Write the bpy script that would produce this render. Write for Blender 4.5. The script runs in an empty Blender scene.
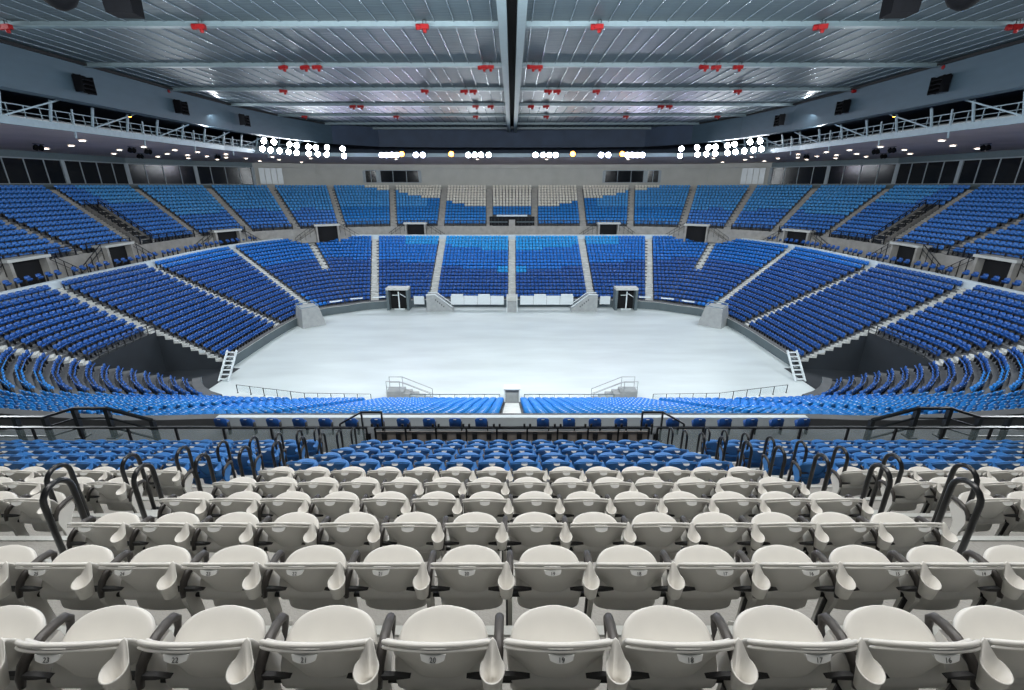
import bpy, bmesh, math, random
import numpy as np
from mathutils import Vector, Matrix

random.seed(7)
SC = bpy.context.scene
COL = SC.collection
PI = math.pi
H = 17.3                      # the camera stands this far above the arena floor
TILT = math.radians(19.37)
FPX = 455.0

# ------------------------------------------------------------------ camera, world, light, exposure
cam_d = bpy.data.cameras.new('camera')
cam = bpy.data.objects.new('camera', cam_d)
COL.objects.link(cam)
cam.location = (0, 0, H)
cam.rotation_euler = (PI / 2 - TILT, 0, 0)
cam_d.sensor_width = 36
cam_d.lens = FPX / 1024 * 36
cam_d.clip_start = 0.05
cam_d.clip_end = 500
SC.camera = cam
SC.view_settings.view_transform = 'Standard'
SC.view_settings.look = 'None'
SC.view_settings.gamma = 1
SC.view_settings.exposure = 0.0
SC.view_settings.use_curve_mapping = False

w = bpy.data.worlds.new('world')
SC.world = w
w.use_nodes = True
bg = w.node_tree.nodes['Background']
bg.inputs[0].default_value = (0.62, 0.74, 0.85, 1)
bg.inputs[1].default_value = 0.055

LAMP_E = 90.0                 # strength of the floodlight lenses


def area(name, loc, target, sx, sy, power, col):
    d = bpy.data.lights.new(name, 'AREA')
    d.shape = 'RECTANGLE'
    d.size, d.size_y, d.energy, d.color = sx, sy, power, col
    o = bpy.data.objects.new(name, d)
    COL.objects.link(o)
    o.location = loc
    o.rotation_euler = (Vector(target) - Vector(loc)).to_track_quat('-Z', 'Y').to_euler()
    return o


# roof lamps over the near tier
area('roof_lamp_near', (0, 4.6, H + 9.0), (0, 5.2, H - 4), 26, 1.6, 2000, (1.0, 0.99, 0.97))
area('roof_lamp_near', (0, 12.5, H + 9.0), (0, 11.0, H - 6), 26, 1.6, 1300, (0.95, 0.98, 1.0))
# flood banks on the lighting ring, over the near tier and along both sides
for sx in (-1, 1):
    area('flood_bank', (sx * 36.5, 30, H + 5.0), (0, 48, 0), 1.0, 14, 3600, (0.9, 0.96, 1.0))
    area('flood_bank', (sx * 36.5, 58, H + 5.0), (sx * 6, 62, 2), 1.0, 16, 3600, (0.9, 0.96, 1.0))
area('flood_bank', (0, 20, H + 5.0), (0, 75, 5), 40, 1.0, 17000, (0.92, 0.97, 1.0))
area('flood_bank', (0, 80.5, H + 4.2), (0, 52, 0), 52, 1.0, 3600, (0.9, 0.96, 1.0))

# ------------------------------------------------------------------ materials
MATS = {}


def lin(c):
    return tuple(((v / 255) / 12.92 if v / 255 <= 0.04045 else ((v / 255 + 0.055) / 1.055) ** 2.4) for v in c) + (1,)


def mat(name, rgb, rough=0.5, metal=0.0, var=0.06, scale=3.0, bump=0.0, bscale=40.0, spec=0.5, stretch=None, coat=0.0):
    m = bpy.data.materials.new(name)
    m.use_nodes = True
    nt = m.node_tree
    b = nt.nodes['Principled BSDF']
    base = lin(rgb)
    tc = nt.nodes.new('ShaderNodeTexCoord')
    mp = nt.nodes.new('ShaderNodeMapping')
    nt.links.new(tc.outputs['Object'], mp.inputs[0])
    if stretch:
        mp.inputs['Scale'].default_value = stretch
    n = nt.nodes.new('ShaderNodeTexNoise')
    n.inputs['Scale'].default_value = scale
    n.inputs['Detail'].default_value = 5
    nt.links.new(mp.outputs[0], n.inputs['Vector'])
    r = nt.nodes.new('ShaderNodeValToRGB')
    r.color_ramp.elements[0].position = 0.3
    r.color_ramp.elements[1].position = 0.7
    r.color_ramp.elements[0].color = tuple(max(0, v * (1 - var)) for v in base[:3]) + (1,)
    r.color_ramp.elements[1].color = tuple(min(1, v * (1 + var)) for v in base[:3]) + (1,)
    nt.links.new(n.outputs[0], r.inputs[0])
    nt.links.new(r.outputs[0], b.inputs['Base Color'])
    b.inputs['Roughness'].default_value = rough
    b.inputs['Metallic'].default_value = metal
    b.inputs['Specular IOR Level'].default_value = spec
    b.inputs['Coat Weight'].default_value = coat
    if bump:
        n2 = nt.nodes.new('ShaderNodeTexNoise')
        n2.inputs['Scale'].default_value = bscale
        nt.links.new(mp.outputs[0], n2.inputs['Vector'])
        bp = nt.nodes.new('ShaderNodeBump')
        bp.inputs['Strength'].default_value = bump
        bp.inputs['Distance'].default_value = 0.05
        nt.links.new(n2.outputs[0], bp.inputs['Height'])
        nt.links.new(bp.outputs[0], b.inputs['Normal'])
    MATS[name] = m
    return m


def emit(name, rgb, strength):
    m = bpy.data.materials.new(name)
    m.use_nodes = True
    nt = m.node_tree
    nt.nodes.clear()
    e = nt.nodes.new('ShaderNodeEmission')
    e.inputs[0].default_value = lin(rgb)
    e.inputs[1].default_value = strength
    o = nt.nodes.new('ShaderNodeOutputMaterial')
    nt.links.new(e.outputs[0], o.inputs[0])
    MATS[name] = m
    return m


M = MATS
mat('seat_white', (222, 219, 212), 0.42, var=0.03, scale=6)
mat('seat_blue', (62, 128, 196), 0.42, var=0.06, scale=6)
mat('plate_white', (240, 240, 236), 0.5, var=0.02)
mat('ink', (50, 50, 50), 0.6)
mat('black_plastic', (26, 26, 27), 0.45, var=0.15)
mat('arm_plastic', (62, 58, 55), 0.38, var=0.12, scale=12)
mat('black_steel', (20, 21, 23), 0.3, var=0.1, spec=0.6)
mat('cream_far', (228, 222, 210), 0.5)
mat('azure_light', (22, 150, 220), 0.45)
mat('azure', (10, 112, 200), 0.45)
mat('midblue', (16, 108, 194), 0.38)
mat('navy', (30, 84, 158), 0.38)
mat('royal', (58, 124, 206), 0.38)
mat('skyblue', (72, 154, 220), 0.38)
mat('teal_blue', (20, 120, 196), 0.45)
mat('concrete', (150, 148, 143), 0.85, var=0.14, scale=1.2, bump=0.15)
mat('concrete_pale', (188, 190, 186), 0.8, var=0.1, scale=1.5, bump=0.1)
mat('concrete_dark', (92, 94, 96), 0.85, var=0.16, scale=0.8, bump=0.1)
mat('ledge', (196, 208, 214), 0.7, var=0.06)
mat('wall_grey', (86, 98, 102), 0.7, var=0.08, scale=0.7)
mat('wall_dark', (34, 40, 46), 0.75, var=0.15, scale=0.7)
mat('wall_back', (182, 182, 176), 0.8, var=0.06, scale=0.5)
mat('fascia', (58, 76, 88), 0.55, metal=0.1, var=0.08, scale=0.6, stretch=(1, 1, 4))
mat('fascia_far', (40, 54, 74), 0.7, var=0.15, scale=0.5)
mat('beam_paint', (92, 108, 114), 0.45, var=0.06)
mat('truss_paint', (128, 146, 156), 0.45, var=0.08)
mat('soffit', (200, 184, 184), 0.8, var=0.12, scale=0.3)
mat('void', (12, 14, 18), 0.9)
mat('slot', (6, 7, 9), 0.9)
mat('white_metal', (214, 222, 224), 0.4, var=0.03)
mat('panel_white', (206, 214, 216), 0.35, var=0.03)
mat('kick_beige', (150, 142, 134), 0.8)
mat('stair_grey', (150, 154, 154), 0.6, var=0.1, scale=2)
mat('winch_red', (112, 6, 10), 0.6, spec=0.2, var=0.15, scale=8)
mat('speaker_black', (4, 5, 8), 0.8, var=0.2, spec=0.1)
mat('window_glass', (10, 16, 24), 0.12, spec=0.25, var=0.2)
mat('window_frame', (150, 160, 166), 0.5)
emit('lamp_white', (240, 247, 255), LAMP_E)
emit('lamp_violet', (214, 208, 255), LAMP_E)
emit('lamp_amber', (255, 140, 50), LAMP_E * 0.35)
emit('downlight_glow', (255, 244, 224), 14)
emit('strip_glow', (214, 232, 245), 1.6)

# ceiling deck: ribbed glossy metal
m = mat('ceiling_metal', (66, 78, 84), 0.5, spec=0.3, metal=0.1, var=0.10, scale=0.35, stretch=(0.5, 1.6, 1))
nt = m.node_tree
b = nt.nodes['Principled BSDF']
tc = nt.nodes.new('ShaderNodeTexCoord')
wv = nt.nodes.new('ShaderNodeTexNoise')
mp = nt.nodes.new('ShaderNodeMapping')
mp.inputs['Scale'].default_value = (0.35, 3.2, 1)
nt.links.new(tc.outputs['Object'], mp.inputs[0])
nt.links.new(mp.outputs[0], wv.inputs['Vector'])
wv.inputs['Scale'].default_value = 1.6
bp = nt.nodes.new('ShaderNodeBump')
bp.inputs['Strength'].default_value = 0.35
bp.inputs['Distance'].default_value = 0.08
nt.links.new(wv.outputs[0], bp.inputs['Height'])
nt.links.new(bp.outputs[0], b.inputs['Normal'])
mat('ceiling_seam', (120, 134, 142), 0.25, metal=0.5, var=0.04)

# arena floor: pale polished concrete with sweeping wear
m = mat('arena_floor', (198, 207, 207), 0.3, var=0.09, scale=0.35, stretch=(0.35, 1.3, 1), spec=0.45)
nt = m.node_tree
b = nt.nodes['Principled BSDF']
n = nt.nodes.new('ShaderNodeTexNoise')
n.inputs['Scale'].default_value = 0.5
n.inputs['Detail'].default_value = 8
tc = nt.nodes.new('ShaderNodeTexCoord')
mp = nt.nodes.new('ShaderNodeMapping')
mp.inputs['Scale'].default_value = (0.4, 2.2, 1)
nt.links.new(tc.outputs['Object'], mp.inputs[0])
nt.links.new(mp.outputs[0], n.inputs['Vector'])
r = nt.nodes.new('ShaderNodeMapRange')
r.inputs['To Min'].default_value = 0.28
r.inputs['To Max'].default_value = 0.46
nt.links.new(n.outputs[0], r.inputs[0])
nt.links.new(r.outputs[0], b.inputs['Roughness'])


# ------------------------------------------------------------------ mesh helpers
class MB:
    def __init__(s):
        s.v, s.f, s.m, s.mats = [], [], [], []

    def mi(s, mt):
        if mt not in s.mats:
            s.mats.append(mt)
        return s.mats.index(mt)

    def add(s, vs, fs, mt):
        o = len(s.v)
        i = s.mi(mt)
        s.v += [tuple(p) for p in vs]
        s.f += [tuple(o + k for k in f) for f in fs]
        s.m += [i] * len(fs)

    def quad(s, a, b, c, d, mt):
        s.add([a, b, c, d], [(0, 1, 2, 3)], mt)

    def box(s, c, size, mt, rz=0.0, rot=None):
        hx, hy, hz = size[0] / 2, size[1] / 2, size[2] / 2
        R = rot if rot is not None else Matrix.Rotation(rz, 3, 'Z')
        vs = [Vector(c) + R @ Vector((x, y, z)) for x in (-hx, hx) for y in (-hy, hy) for z in (-hz, hz)]
        s.add(vs, [(0, 1, 3, 2), (4, 6, 7, 5), (0, 4, 5, 1), (2, 3, 7, 6), (0, 2, 6, 4), (1, 5, 7, 3)], mt)

    def beam(s, a, b, w_, h_, mt):
        a, b = Vector(a), Vector(b)
        d = b - a
        L = d.length
        if L < 1e-6:
            return
        y = d / L
        up = Vector((0, 0, 1)) if abs(y.z) < 0.95 else Vector((1, 0, 0))
        x = y.cross(up).normalized()
        z = x.cross(y)
        R = Matrix((x, y, z)).transposed()
        s.box((a + b) / 2, (w_, L, h_), mt, rot=R)

    def tube(s, pts, r, mt, n=8, cap=True, ry=None):
        pts = [Vector(p) for p in pts]
        rings = []
        prev = None
        for i, p in enumerate(pts):
            if i == 0:
                t = pts[1] - p
            elif i == len(pts) - 1:
                t = p - pts[i - 1]
            else:
                t = (pts[i + 1] - p).normalized() + (p - pts[i - 1]).normalized()
            t.normalize()
            if prev is None:
                up = Vector((0, 0, 1)) if abs(t.z) < 0.9 else Vector((1, 0, 0))
                x = t.cross(up).normalized()
            else:
                x = (prev - t * prev.dot(t)).normalized()
            prev = x
            z = x.cross(t)
            rr = r[i] if isinstance(r, (list, tuple)) else r
            r2 = rr if ry is None else ry
            rings.append([p + x * math.cos(2 * PI * k / n) * rr + z * math.sin(2 * PI * k / n) * r2 for k in range(n)])
        vs = [v for q in rings for v in q]
        fs = []
        for i in range(len(rings) - 1):
            for k in range(n):
                k2 = (k + 1) % n
                fs.append((i * n + k, i * n + k2, (i + 1) * n + k2, (i + 1) * n + k))
        if cap:
            fs.append(tuple(range(n - 1, -1, -1)))
            fs.append(tuple((len(rings) - 1) * n + k for k in range(n)))
        s.add(vs, fs, mt)

    def lathe(s, prof, mt, n=16, c=(0, 0, 0), rot=None):
        R = rot if rot is not None else Matrix.Identity(3)
        vs, fs = [], []
        for (r, z) in prof:
            for k in range(n):
                a = 2 * PI * k / n
                vs.append(Vector(c) + R @ Vector((r * math.cos(a), r * math.sin(a), z)))
        for i in range(len(prof) - 1):
            for k in range(n):
                k2 = (k + 1) % n
                fs.append((i * n + k, i * n + k2, (i + 1) * n + k2, (i + 1) * n + k))
        s.add(vs, fs, mt)

    def mesh(s, name, smooth=False):
        me = bpy.data.meshes.new(name)
        me.from_pydata(s.v, [], s.f)
        for q in s.mats:
            me.materials.append(M[q])
        me.polygons.foreach_set('material_index', s.m)
        if smooth:
            me.polygons.foreach_set('use_smooth', [True] * len(s.f))
        me.update()
        return me

    def build(s, name, parent=None, smooth=False, recalc=True):
        me = s.mesh(name, smooth)
        if recalc:
            bm = bmesh.new()
            bm.from_mesh(me)
            bmesh.ops.recalc_face_normals(bm, faces=bm.faces)
            bm.to_mesh(me)
            bm.free()
        return link(name, me, parent)


def link(name, me, parent=None):
    o = bpy.data.objects.new(name, me)
    COL.objects.link(o)
    if parent:
        o.parent = parent
    return o


def empty(name, loc, rz=0.0):
    o = bpy.data.objects.new(name, None)
    o.location = loc
    o.rotation_euler = (0, 0, rz)
    o.empty_display_size = 0.1
    COL.objects.link(o)
    return o


def tag(o, label, cat, group=None):
    o['label'] = label
    o['category'] = cat
    if group:
        o['group'] = group
    return o


def struct(o, label=None):
    o['kind'] = 'structure'
    if label:
        o['label'] = label
    return o


def finish(mb, name, sub=1, sharp=False):
    """mesh with a subdivided smooth surface"""
    me = mb.mesh(name + '_cage', True)
    bm = bmesh.new()
    bm.from_mesh(me)
    bmesh.ops.remove_doubles(bm, verts=bm.verts, dist=1e-5)
    bmesh.ops.recalc_face_normals(bm, faces=bm.faces)
    bm.to_mesh(me)
    bm.free()
    o = bpy.data.objects.new('tmp', me)
    COL.objects.link(o)
    md = o.modifiers.new('s', 'SUBSURF')
    md.levels = md.render_levels = sub
    dg = bpy.context.evaluated_depsgraph_get()
    out = bpy.data.meshes.new_from_object(o.evaluated_get(dg))
    out.name = name
    bpy.data.objects.remove(o)
    return out


def copy_tree(o, parent=None):
    c = o.copy()
    COL.objects.link(c)
    if parent:
        c.parent = parent
    for ch in list(o.children):
        copy_tree(ch, c)
    return c


def grid_shell(mb, top, bot, mt):
    """closed shell from two equally sized grids of points"""
    R, Cn = len(top), len(top[0])
    vs = [p for row in top for p in row] + [p for row in bot for p in row]
    N_ = R * Cn
    fs = []
    for i in range(R - 1):
        for j in range(Cn - 1):
            a, b_, c, d = i * Cn + j, i * Cn + j + 1, (i + 1) * Cn + j + 1, (i + 1) * Cn + j
            fs.append((a, b_, c, d))
            fs.append((N_ + d, N_ + c, N_ + b_, N_ + a))
    edge = [(0, j) for j in range(Cn)] + [(i, Cn - 1) for i in range(1, R)] + \
           [(R - 1, j) for j in range(Cn - 2, -1, -1)] + [(i, 0) for i in range(R - 2, 0, -1)]
    ids = [i * Cn + j for i, j in edge]
    for k in range(len(ids)):
        a, b_ = ids[k], ids[(k + 1) % len(ids)]
        fs.append((a, N_ + a, N_ + b_, b_))
    mb.add(vs, fs, mt)


# ------------------------------------------------------------------ ground of the place
def Z(h):
    return H + h


# ---- arena floor
inner_path = [(0, 65.0), (-10.4, 65.0), (-16.2, 64.2), (-22.0, 61.6), (-26.0, 56.6), (-27.6, 49.5), (-27.2, 42.5),
              (-27.6, 38.0), (-24.0, 34.6), (-17, 33.6), (0, 33.5)]
mb = MB()
pl = inner_path + [(-x, y) for x, y in inner_path[-2:0:-1]]
# the slab runs a little under the stands and into the tunnels
slab = [(-40, 30), (40, 30), (40, 70), (-40, 70)]
mb.add([(x, y, 0) for x, y in slab] + [(x, y, -0.4) for x, y in slab],
       [(0, 1, 2, 3), (7, 6, 5, 4), (0, 4, 5, 1), (1, 5, 6, 2), (2, 6, 7, 3), (3, 7, 4, 0)], 'arena_floor')
struct(mb.build('floor'), 'pale polished arena floor')


# ---- bowl paths: stations are (inner x, inner y, outer x, outer y, inner h, outer h, aisle)
def cr(p0, p1, p2, p3, t):
    return tuple(0.5 * ((2 * b_) + (-a + c) * t + (2 * a - 5 * b_ + 4 * c - d) * t * t + (-a + 3 * b_ - 3 * c + d) * t ** 3)
                 for a, b_, c, d in zip(p0, p1, p2, p3))


def densify(st, sub=4):
    """list of blocks; each block is sub+1 stations, with its aisle flags"""
    out = []
    for i in range(len(st) - 1):
        a = st[max(0, i - 1)][:6] if i else tuple([-st[1][0], st[1][1], -st[1][2], st[1][3], st[1][4], st[1][5]])
        b_, c = st[i][:6], st[i + 1][:6]
        if i + 2 < len(st):
            d = st[i + 2][:6]
        else:
            d = tuple(2 * q - p for p, q in zip(b_, c)) if abs(c[0]) > 0.01 else (-b_[0], b_[1], -b_[2], b_[3], b_[4], b_[5])
        out.append(([cr(a, b_, c, d, k / sub) for k in range(sub + 1)], st[i][6], st[i + 1][6]))
    return out


def at(s, f, n):
    t = f / (n - 1)
    return Vector((s[0] + (s[2] - s[0]) * t, s[1] + (s[3] - s[1]) * t, Z(s[4] + (s[5] - s[4]) * t)))


LOWER = [(0, 67.6, 0, 80.6, -15.55, -8.27, 1), (-12, 67.6, -12, 80.6, -15.55, -8.27, 1), (-20.5, 66.4, -23.7, 80.6, -15.55, -8.27, 1),
         (-24.4, 64.6, -34.6, 79.2, -15.6, -8.3, 2), (-27.9, 61.2, -40.6, 67, -15.6, -8.3, 1), (-29.3, 54.2, -41.2, 52, -15.7, -8.3, 1),
         (-29.2, 42, -41.2, 40.5, -15.7, -8.3, 1), (-29.0, 37.0, -40.5, 29, -15.7, -8.6, 1), (-24.8, 33.2, -33, 21, -15.8, -9.4, 1),
         (-17, 32.5, -20, 19, -15.8, -10.0, 1), (-11, 32.5, -11.5, 19, -15.8, -10.0, 1), (0, 32.5, 0, 19, -15.8, -10.0, 1)]
NL = 19
UPPER = [(0, 84, 0, 95, -6.05, 0, 0), (-4, 84, -4.5, 95, -6.05, 0, 1), (-12.7, 84, -13.3, 95, -6.05, 0, 1),
         (-21, 83.4, -23.5, 94.5, -6.05, 0, 1), (-29.5, 81.3, -35.0, 92.8, -6.05, 0, 1), (-36, 78, -44.5, 89, -6.05, 0, 1),
         (-41.5, 73.3, -51.5, 81.5, -6.05, 0, 1), (-45, 66.2, -56.3, 71.7, -6.05, 0, 1), (-46, 56, -57, 59.3, -6.05, 0, 1),
         (-46, 48.5, -57, 47, -6.05, 0, 1), (-46, 38, -57, 35, -6.05, 0, 1), (-46, 27, -57, 24, -6.05, 0, 1)]
NU = 14
LB, UB = densify(LOWER), densify(UPPER)
CUT_BLOCK, CUT_ROWS = 6, 8        # the tunnel mouth in the near corners


def lower_colour(b, k, x, y):
    t = k / (NL - 1)
    q = math.floor(abs(x) / 2.6)
    if y > 63 and b <= 3:
        if b == 0:
            if t > 0.74 + 0.03 * q or (q < 1 and t > 0.38 and t < 0.5):
                return 'azure_light'
            return 'azure' if t > 0.47 - 0.04 * (3 - q) * (q < 3) else 'navy'
        if b == 1:
            if t > 0.86 and q < 7:
                return 'azure_light'
            return 'azure' if t > 0.50 + 0.02 * (q - 4) else 'navy'
        if b == 2:
            return 'midblue' if t > 0.60 + 0.02 * (q % 3) else 'navy'
        return 'midblue' if t > 0.66 else 'navy'
    if b == 4:
        return 'midblue' if t > 0.9 - 0.04 * (y > 60) else 'navy'
    if b in (5,):
        return 'navy'
    if b == 6:
        return 'navy'
    if b == 7:
        return 'navy' if t < 0.55 or y > 29 else 'teal_blue'
    if b == 8:
        return 'midblue' if t < 0.4 else 'teal_blue'
    return 'azure' if t < 0.7 else 'teal_blue'


def upper_colour(b, k, x, y):
    t = k / (NU - 1)
    ax = abs(x)
    q = math.floor(ax / 2.2) * 2.2
    if b <= 3:
        lim = 0.42 if ax < 4.4 else 0.40 + (q - 4.4) * 0.026
        if t > lim:
            return 'cream_far'
        return 'teal_blue' if ax < 16 or t < 0.45 else 'skyblue'
    if b <= 6:
        return 'skyblue' if t > 0.34 + 0.03 * (q % 3) else 'royal'
    if b == 7:
        return 'skyblue' if t > 0.62 and y > 63 else 'royal'
    return 'royal'


# ---- seats too many and too small to stand alone are gathered here: (x, y, z_deck, angle, colour)
FAR = []


def put_row(pts, flagA, flagB, pitch, colour_fn, k, block, mirror, skip=None):
    d = [0.0]
    for i in range(1, len(pts)):
        d.append(d[-1] + (pts[i].xy - pts[i - 1].xy).length)
    L = d[-1]
    a0 = 0.62 if flagA else pitch * 0.02
    a1 = 0.62 if flagB else pitch * 0.02
    if flagA == 2 and k < 9:
        a0 = 0.02
    if flagB == 2 and k < 9:
        a1 = 0.02
    n_ = int((L - a0 - a1) / pitch)
    if n_ < 1:
        return
    step = (L - a0 - a1) / n_
    for j in range(n_):
        s_ = a0 + step * (j + 0.5)
        i = 1
        while i < len(d) - 1 and d[i] < s_:
            i += 1
        t = (s_ - d[i - 1]) / max(1e-6, d[i] - d[i - 1])
        p = pts[i - 1].lerp(pts[i], t)
        e = (pts[i] - pts[i - 1])
        nx, ny = e.y, -e.x           # candidate inward normal
        if nx * (0 - p.x) + ny * (49 - p.y) < 0:
            nx, ny = -nx, -ny
        ang = math.atan2(ny, nx) - PI / 2
        c = colour_fn(block, k, p.x, p.y)
        if colour_fn is upper_colour and block == 7 and k < 9 and L - s_ < 3.0:
            continue
        for sgn in (1, -1):
            x, a_ = (p.x, ang) if sgn == 1 else (-p.x, -ang)
            FAR.append((x, p.y, p.z - 0.82, a_, c))


for b, (sts, fa, fb) in enumerate(LB):
    for k in range(NL):
        if b == CUT_BLOCK and k < CUT_ROWS:
            continue
        put_row([at(s, k, NL) for s in sts], fa, fb, 0.56, lower_colour, k, b, True)
for b, (sts, fa, fb) in enumerate(UB):
    for k in range(NU):
        if b == 0 and k < 3:
            continue
        put_row([at(s, k, NU) for s in sts], fa, fb, 0.56, upper_colour, k, b, True)


# ---- stepped concrete of both tiers
def tier(blocks, n, name, front_to, f_last, label, cut=None, pale_after=None):
    for side, sg in (('left', 1), ('right', -1)):
        mb = MB()
        for b, (sts, fa, fb) in enumerate(blocks):
            for i in range(len(sts) - 1):
                s0, s1 = sts[i], sts[i + 1]

                def P(s, f, z):
                    p = at(s, f, n)
                    return (p.x * sg, p.y, z)
                dk = lambda s, k: at(s, k, n).z - 0.82
                k0 = CUT_ROWS if cut is not None and b == cut else 0
                if cut is None or b != cut:
                    zf = front_to
                    mb.quad(P(s0, -0.75, zf), P(s1, -0.75, zf), P(s1, -0.75, dk(s1, 0)), P(s0, -0.75, dk(s0, 0)),
                            'wall_grey' if n == NL else 'concrete')
                for k in range(k0, n):
                    mb.quad(P(s0, k - 0.75, dk(s0, k)), P(s1, k - 0.75, dk(s1, k)), P(s1, k + 0.25, dk(s1, k)), P(s0, k + 0.25, dk(s0, k)), 'concrete_dark')
                    if k < n - 1:
                        mb.quad(P(s0, k + 0.25, dk(s0, k)), P(s1, k + 0.25, dk(s1, k)), P(s1, k + 0.25, dk(s1, k + 1)), P(s0, k + 0.25, dk(s0, k + 1)), 'concrete_dark')
                kk = n - 1
                z0, z1 = dk(s0, kk), dk(s1, kk)
                if n == NL:   # pale ledge behind the top row, then the concourse
                    led = 'ledge' if b < 8 else 'concrete_dark'
                    t0, t1 = z0 + 0.92, z1 + 0.92
                    mb.quad(P(s0, kk + .4, z0), P(s1, kk + .4, z1), P(s1, kk + .4, t1), P(s0, kk + .4, t0), led)
                    mb.quad(P(s0, kk + .25, z0), P(s1, kk + .25, z1), P(s1, kk + .4, z1), P(s0, kk + .4, z0), led)
                    mb.quad(P(s0, kk + .4, t0), P(s1, kk + .4, t1), P(s1, kk + 1.0, t1), P(s0, kk + 1.0, t0), led)
                    mb.quad(P(s0, kk + 1.0, t0), P(s1, kk + 1.0, t1), P(s1, kk + 1.0, z1), P(s0, kk + 1.0, z0), led)
                    mb.quad(P(s0, kk + 1.0, z0), P(s1, kk + 1.0, z1), P(s1, kk + f_last, z1), P(s0, kk + f_last, z0), 'concrete')
                else:
                    mb.quad(P(s0, kk + .25, z0), P(s1, kk + .25, z1), P(s1, kk + f_last, z1), P(s0, kk + f_last, z0), 'concrete_dark')
        struct(mb.build(name), label % side)


tier(LB, NL, 'terrace_floor', 0.0, 7.0, 'stepped concrete of the lower tier, %s half', cut=CUT_BLOCK)
tier(UB, NU, 'terrace_floor', Z(-9.3), 3.0, 'stepped concrete of the upper tier, %s half')


# ---- stairwell beside one aisle of each side stand
WELLS = []
for sg, side in ((1, 'left'), (-1, 'right')):
    sts = UB[7][0]
    e0, e1 = Vector(sts[-1][:2]), Vector(sts[-1][2:4])
    dirv = Vector((sts[-2][0] - sts[-1][0], sts[-2][1] - sts[-1][1])).normalized()
    mb = MB()

    def W(off, k, dz):
        p = at(sts[-1], k, NU)
        return (sg * (p.x + dirv.x * off), p.y + dirv.y * off, p.z - 0.82 + dz)
    mb.quad(W(1.0, -0.7, 0.45), W(2.7, -0.7, 0.45), W(2.7, 8.2, 0.45), W(1.0, 8.2, 0.45), 'wall_dark')
    for off in (0.9, 2.75):
        mb.beam(W(off, -0.7, 0.5), W(off, 8.2, 0.5), 0.16, 0.5, 'concrete')
    for k in range(0, 8):
        mb.beam(W(1.1, k, 0.46), W(2.6, k, 0.46), 0.3, 0.1, 'concrete')
    struct(mb.build('stairwell_floor'), 'sunken stairwell in the upper tier, %s side' % side)
    WELLS.append((sg, side, [W(0.9, -0.6, 0.5), W(0.9, 8.2, 0.5)], [W(2.75, -0.6, 0.5), W(2.75, 8.2, 0.5)]))

# ---- light steps in the aisles
def aisles(stations, n, name, word):
    done = 0
    for i, st in enumerate(stations):
        if not st[6]:
            continue
        a, b_ = at(st, 0, n), at(st, n - 1, n)
        if abs(a.x) < 0.01 and abs(b_.x) < 0.01:
            sides = (1,)
        else:
            sides = (1, -1)
        for sg in sides:
            mb = MB()
            for k in range(9 if st[6] == 2 else 0, n):
                if n == NL and i in (CUT_BLOCK + 1,) and k < CUT_ROWS:
                    continue
                p, q = at(st, k - 0.30, n), at(st, k + 0.25, n)
                d = (q.xy - p.xy)
                ang = math.atan2(d.y, d.x * sg) - PI / 2
                z = at(st, k, n).z - 0.82
                rise = (at(st, 1, n).z - at(st, 0, n).z)
                half_ = n == NL and i == CUT_BLOCK and k < CUT_ROWS
                wd_, oy = (0.5, 0.28) if half_ else (1.1, 0.0)
                # half step
                c = (p.xy + q.xy) / 2
                mb.box((c.x * sg, c.y + oy, z + rise / 4 + 0.01), (wd_, d.length, rise / 2 + 0.02), ('concrete_pale' if n == NL else 'concrete'), rz=ang)
                if k < n - 1:
                    mb.box((q.x * sg, q.y + oy, z + rise * 0.5), (wd_, 0.06, rise + 0.04), ('concrete_pale' if n == NL else 'concrete'), rz=ang)
                p2 = at(st, k - 0.75, n)
                c2 = (p2.xy + p.xy) / 2
                mb.box((c2.x * sg, c2.y + oy, z + 0.02), (wd_, (p.xy - p2.xy).length, 0.04), ('concrete_pale' if n == NL else 'concrete'), rz=ang)
            o = mb.build(name)
            struct(o, 'pale stepped aisle in the %s tier' % word)


aisles(LOWER, NL, 'aisle_floor', 'lower')
aisles(UPPER, NU, 'aisle_floor', 'upper')

# ---- arena perimeter wall, just inside the first row
for side, sg in (('left', 1), ('right', -1)):
    mb = MB()
    for b, (sts, fa, fb) in enumerate(LB):
        if b == CUT_BLOCK:
            continue
        for i in range(len(sts) - 1):
            A, B = at(sts[i], -1.6, NL), at(sts[i + 1], -1.6, NL)
            A2, B2 = at(sts[i], -0.7, NL), at(sts[i + 1], -0.7, NL)
            zt0 = at(sts[i], 0, NL).z - 0.15
            zt1 = at(sts[i + 1], 0, NL).z - 0.15
            far = 1 if b <= 7 else 0.0
            if far == 0:      # near side keeps a low parapet
                zt0 = zt1 = Z(-16.35)
            q = [(A.x * sg, A.y), (B.x * sg, B.y), (B2.x * sg, B2.y), (A2.x * sg, A2.y)]
            mb.quad((*q[0], 0), (*q[1], 0), (*q[1], zt1 - .5), (*q[0], zt0 - .5), 'wall_grey')
            mb.quad((*q[0], zt0 - .5), (*q[1], zt1 - .5), (*q[1], zt1 - .45), (*q[0], zt0 - .45), 'concrete_pale')
            mb.quad((*q[0], zt0 - .45), (*q[1], zt1 - .45), (*q[2], zt1 - .45), (*q[3], zt0 - .45), 'concrete_dark')
    struct(mb.build('wall_arena'), 'dark wall round the arena floor, %s half' % side)

# ---- near tier under the camera: eleven rows of seats
S = 0.52
RUN, RISE = 0.823, 0.405
Y1, H1 = 1.334, -1.767          # seat back label of the first row


def near_row(n):
    return Y1 + RUN * (n - 1), Z(H1 - RISE * (n - 1)) - 0.775


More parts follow.
